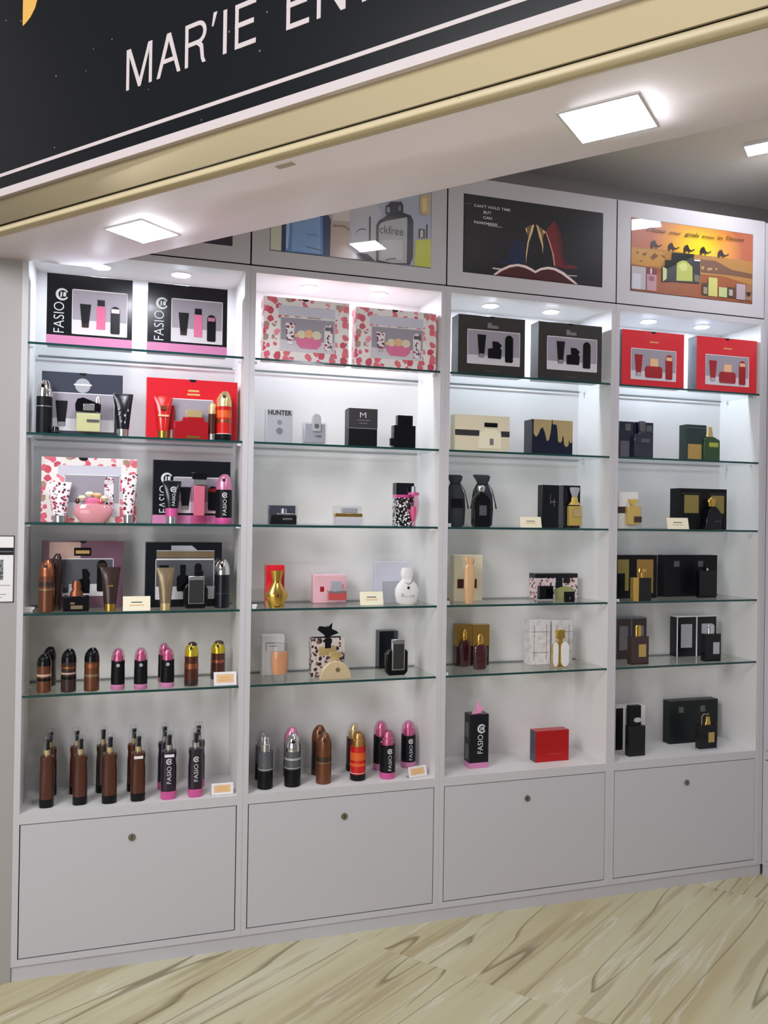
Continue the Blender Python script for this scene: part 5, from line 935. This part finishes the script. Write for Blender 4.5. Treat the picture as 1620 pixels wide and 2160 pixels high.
t = thing('clip_tag', 'tiny white clip tag at the left end of rightmost fourth shelf', 'clip', (x, y, z)); bx(t, 'clip_base', -w/2, w/2, 0, .01, 0, h*.45, WHT); bx(t, 'clip_top', -w/2, w/2, 0, .01, h*.5, h, WHT)
# fifth shelf
def twin(pic, line):
    def f(t, w, h, d):
        bx(t, 'seam_line', -w*.02, w*.01, -.0010, 0, 0, h, line); bx(t, 'edge_line', -w*.5-.0004, -w*.48, -.0010, .001, 0, h, line); bx(t, 'top_trim', -w*.5-.0004, w*.5+.0004, -.0008, d, h*.975, h+.0004, line)
        bx(t, 'grey_picture', -w*.40, -w*.12, -.0008, 0, h*.22, h*.80, pic); bx(t, 'grey_picture', w*.12, w*.40, -.0008, 0, h*.22, h*.80, pic)
    return f
x, y, z, w, h = place('s5', 1300, 1364, 1303, vb=1390)
carton('brown carton with grey pictures behind the brown bottle', (x, y, z), w, h, .05, BROWNC, twin(GTXT, GTXT))
x, y, z, w, h = place('s5', 1332, 1369, 1320, vb=1402)
t = bottle('brown rectangular perfume bottle with tan label and gold cap', (x, y, z)); bx(t, 'bottle', -w*.5, w*.5, 0, .03, 0, h*.72, DBR, .001); bx(t, 'label', -w*.08, w*.34, -.0007, 0, h*.20, h*.52, GTAG); lf(t, 'cap', [(h*.72, w*.17, .007, 0, .015), (h*.96, w*.17, .007, 0, .015), (h, w*.13, .005, 0, .015)], GOLD)
x, y, z, w, h = place('s5', 1428, 1511, 1299, vb=1384)
carton('black carton edged in white with two grey pictures', (x, y, z), w, h, .05, BLK, twin(SILC, WHT))
x, y, z, w, h = place('s5', 1488, 1521, 1318, vb=1395)
t = bottle('black rectangular perfume bottle with silver label and silver cap', (x, y, z)); bx(t, 'bottle', -w*.5, w*.5, 0, .03, 0, h*.75, GBLK, .001); bx(t, 'label', 0, w*.40, -.0007, 0, h*.20, h*.52, SILC); lf(t, 'cap', [(h*.75, w*.2, .007, 0, .015), (h*.96, w*.2, .007, 0, .015), (h, w*.16, .005, 0, .015)], CHR)
# base board
x, y, z, w, h = place('b', 1299, 1361, 1489, vb=1580)
carton('white carton with black stripes behind the tall black bottle', (x, y, z), w, h, .045, WHT, lambda t, w, h, d: (bx(t, 'black_stripe', -w*.5, -w*.26, -.0007, 0, 0, h*.96, MBLK), bx(t, 'black_stripe', -w*.08, w*.34, -.0007, 0, 0, h*.96, MBLK), bx(t, 'thin_line', -w*.17, -w*.15, -.0007, 0, 0, h*.96, DTXT)))
x, y, z, w, h = place('b', 1328, 1362, 1489, vb=1595)
t = bottle('tall black perfume bottle with silver oval badge', (x, y, z)); bx(t, 'bottle', -w*.5, w*.5, 0, .032, 0, h*.60, GBLK, .002); bx(t, 'cap', -w*.46, w*.24, .003, .028, h*.60, h, MBLK, .001); disc(t, 'oval_badge', -w*.0, h*.72, w*.24, .003, CHR, .003, w*.13)
x, y, z, w, h = place('b', 1413, 1514, 1477, vb=1566)
carton('wide dark green-black carton with two grey seals on the base board', (x, y, z), w, h, .05, BGRN, sq2)
x, y, z, w, h = place('b', 1476, 1513, 1507, vb=1583)
t = bottle('black perfume bottle with gold label and arched gold cap', (x, y, z)); bx(t, 'bottle', -w*.5, w*.5, 0, .03, h*.05, h*.70, GBLK, .002); bx(t, 'clear_base', -w*.5, w*.5, -.001, .031, 0, h*.05, SILC, .001); bx(t, 'label', 0, w*.34, -.0007, 0, h*.22, h*.50, GTAG)
MB().tube([(-w*.26, .015, h*.70), (-w*.26, .015, h*.92), (-w*.16, .015, h*.99), (w*.14, .015, h*.98)], .0016, 8).build('arched_handle', PGOLD, t); lf(t, 'cap', [(h*.70, w*.17, .007, w*.08, .015), (h*.80, w*.12, .006, w*.08, .015), (h*.92, w*.1, .005, w*.08, .015)], GOLD)
# the notice on the left wall
t = thing('wall_notice', 'framed white notice sheet with black band on the wall left of the shelves', 'notice', (0.1, 0, 1.264))
bx(t, 'sheet', -.12, .1215, -.0015, -.0003, 0, .222, WHT); MB().box(-.12, .1215, -.002, -.0003, .219, .222).box(-.12, .1215, -.002, -.0003, 0, .003).box(.1185, .1215, -.002, -.0003, 0, .222).box(-.12, -.117, -.002, -.0003, 0, .222).build('frame', DTXT, t)
bx(t, 'black_band', -.117, .1185, -.0022, -.0015, .158, .182, MBLK); bx(t, 'red_line', -.117, .11, -.0020, -.0015, .056, .058, pl('rose_line', 160, 120, 126)); bx(t, 'picture', -.08, .088, -.0020, -.0015, .075, .142, blotch('photo_print', (120, 128, 130), [(70, 76, 80), (150, 156, 156), (60, 60, 64)], 120, .5)); bx(t, 'text_line', -.09, .098, -.0020, -.0015, .026, .0275, DTXT); bx(t, 'text_line', -.09, .085, -.0020, -.0015, .016, .0175, DTXT); bx(t, 'grey_stripe', -.117, .1185, -.0026, -.0022, .167, .171, GREYM)
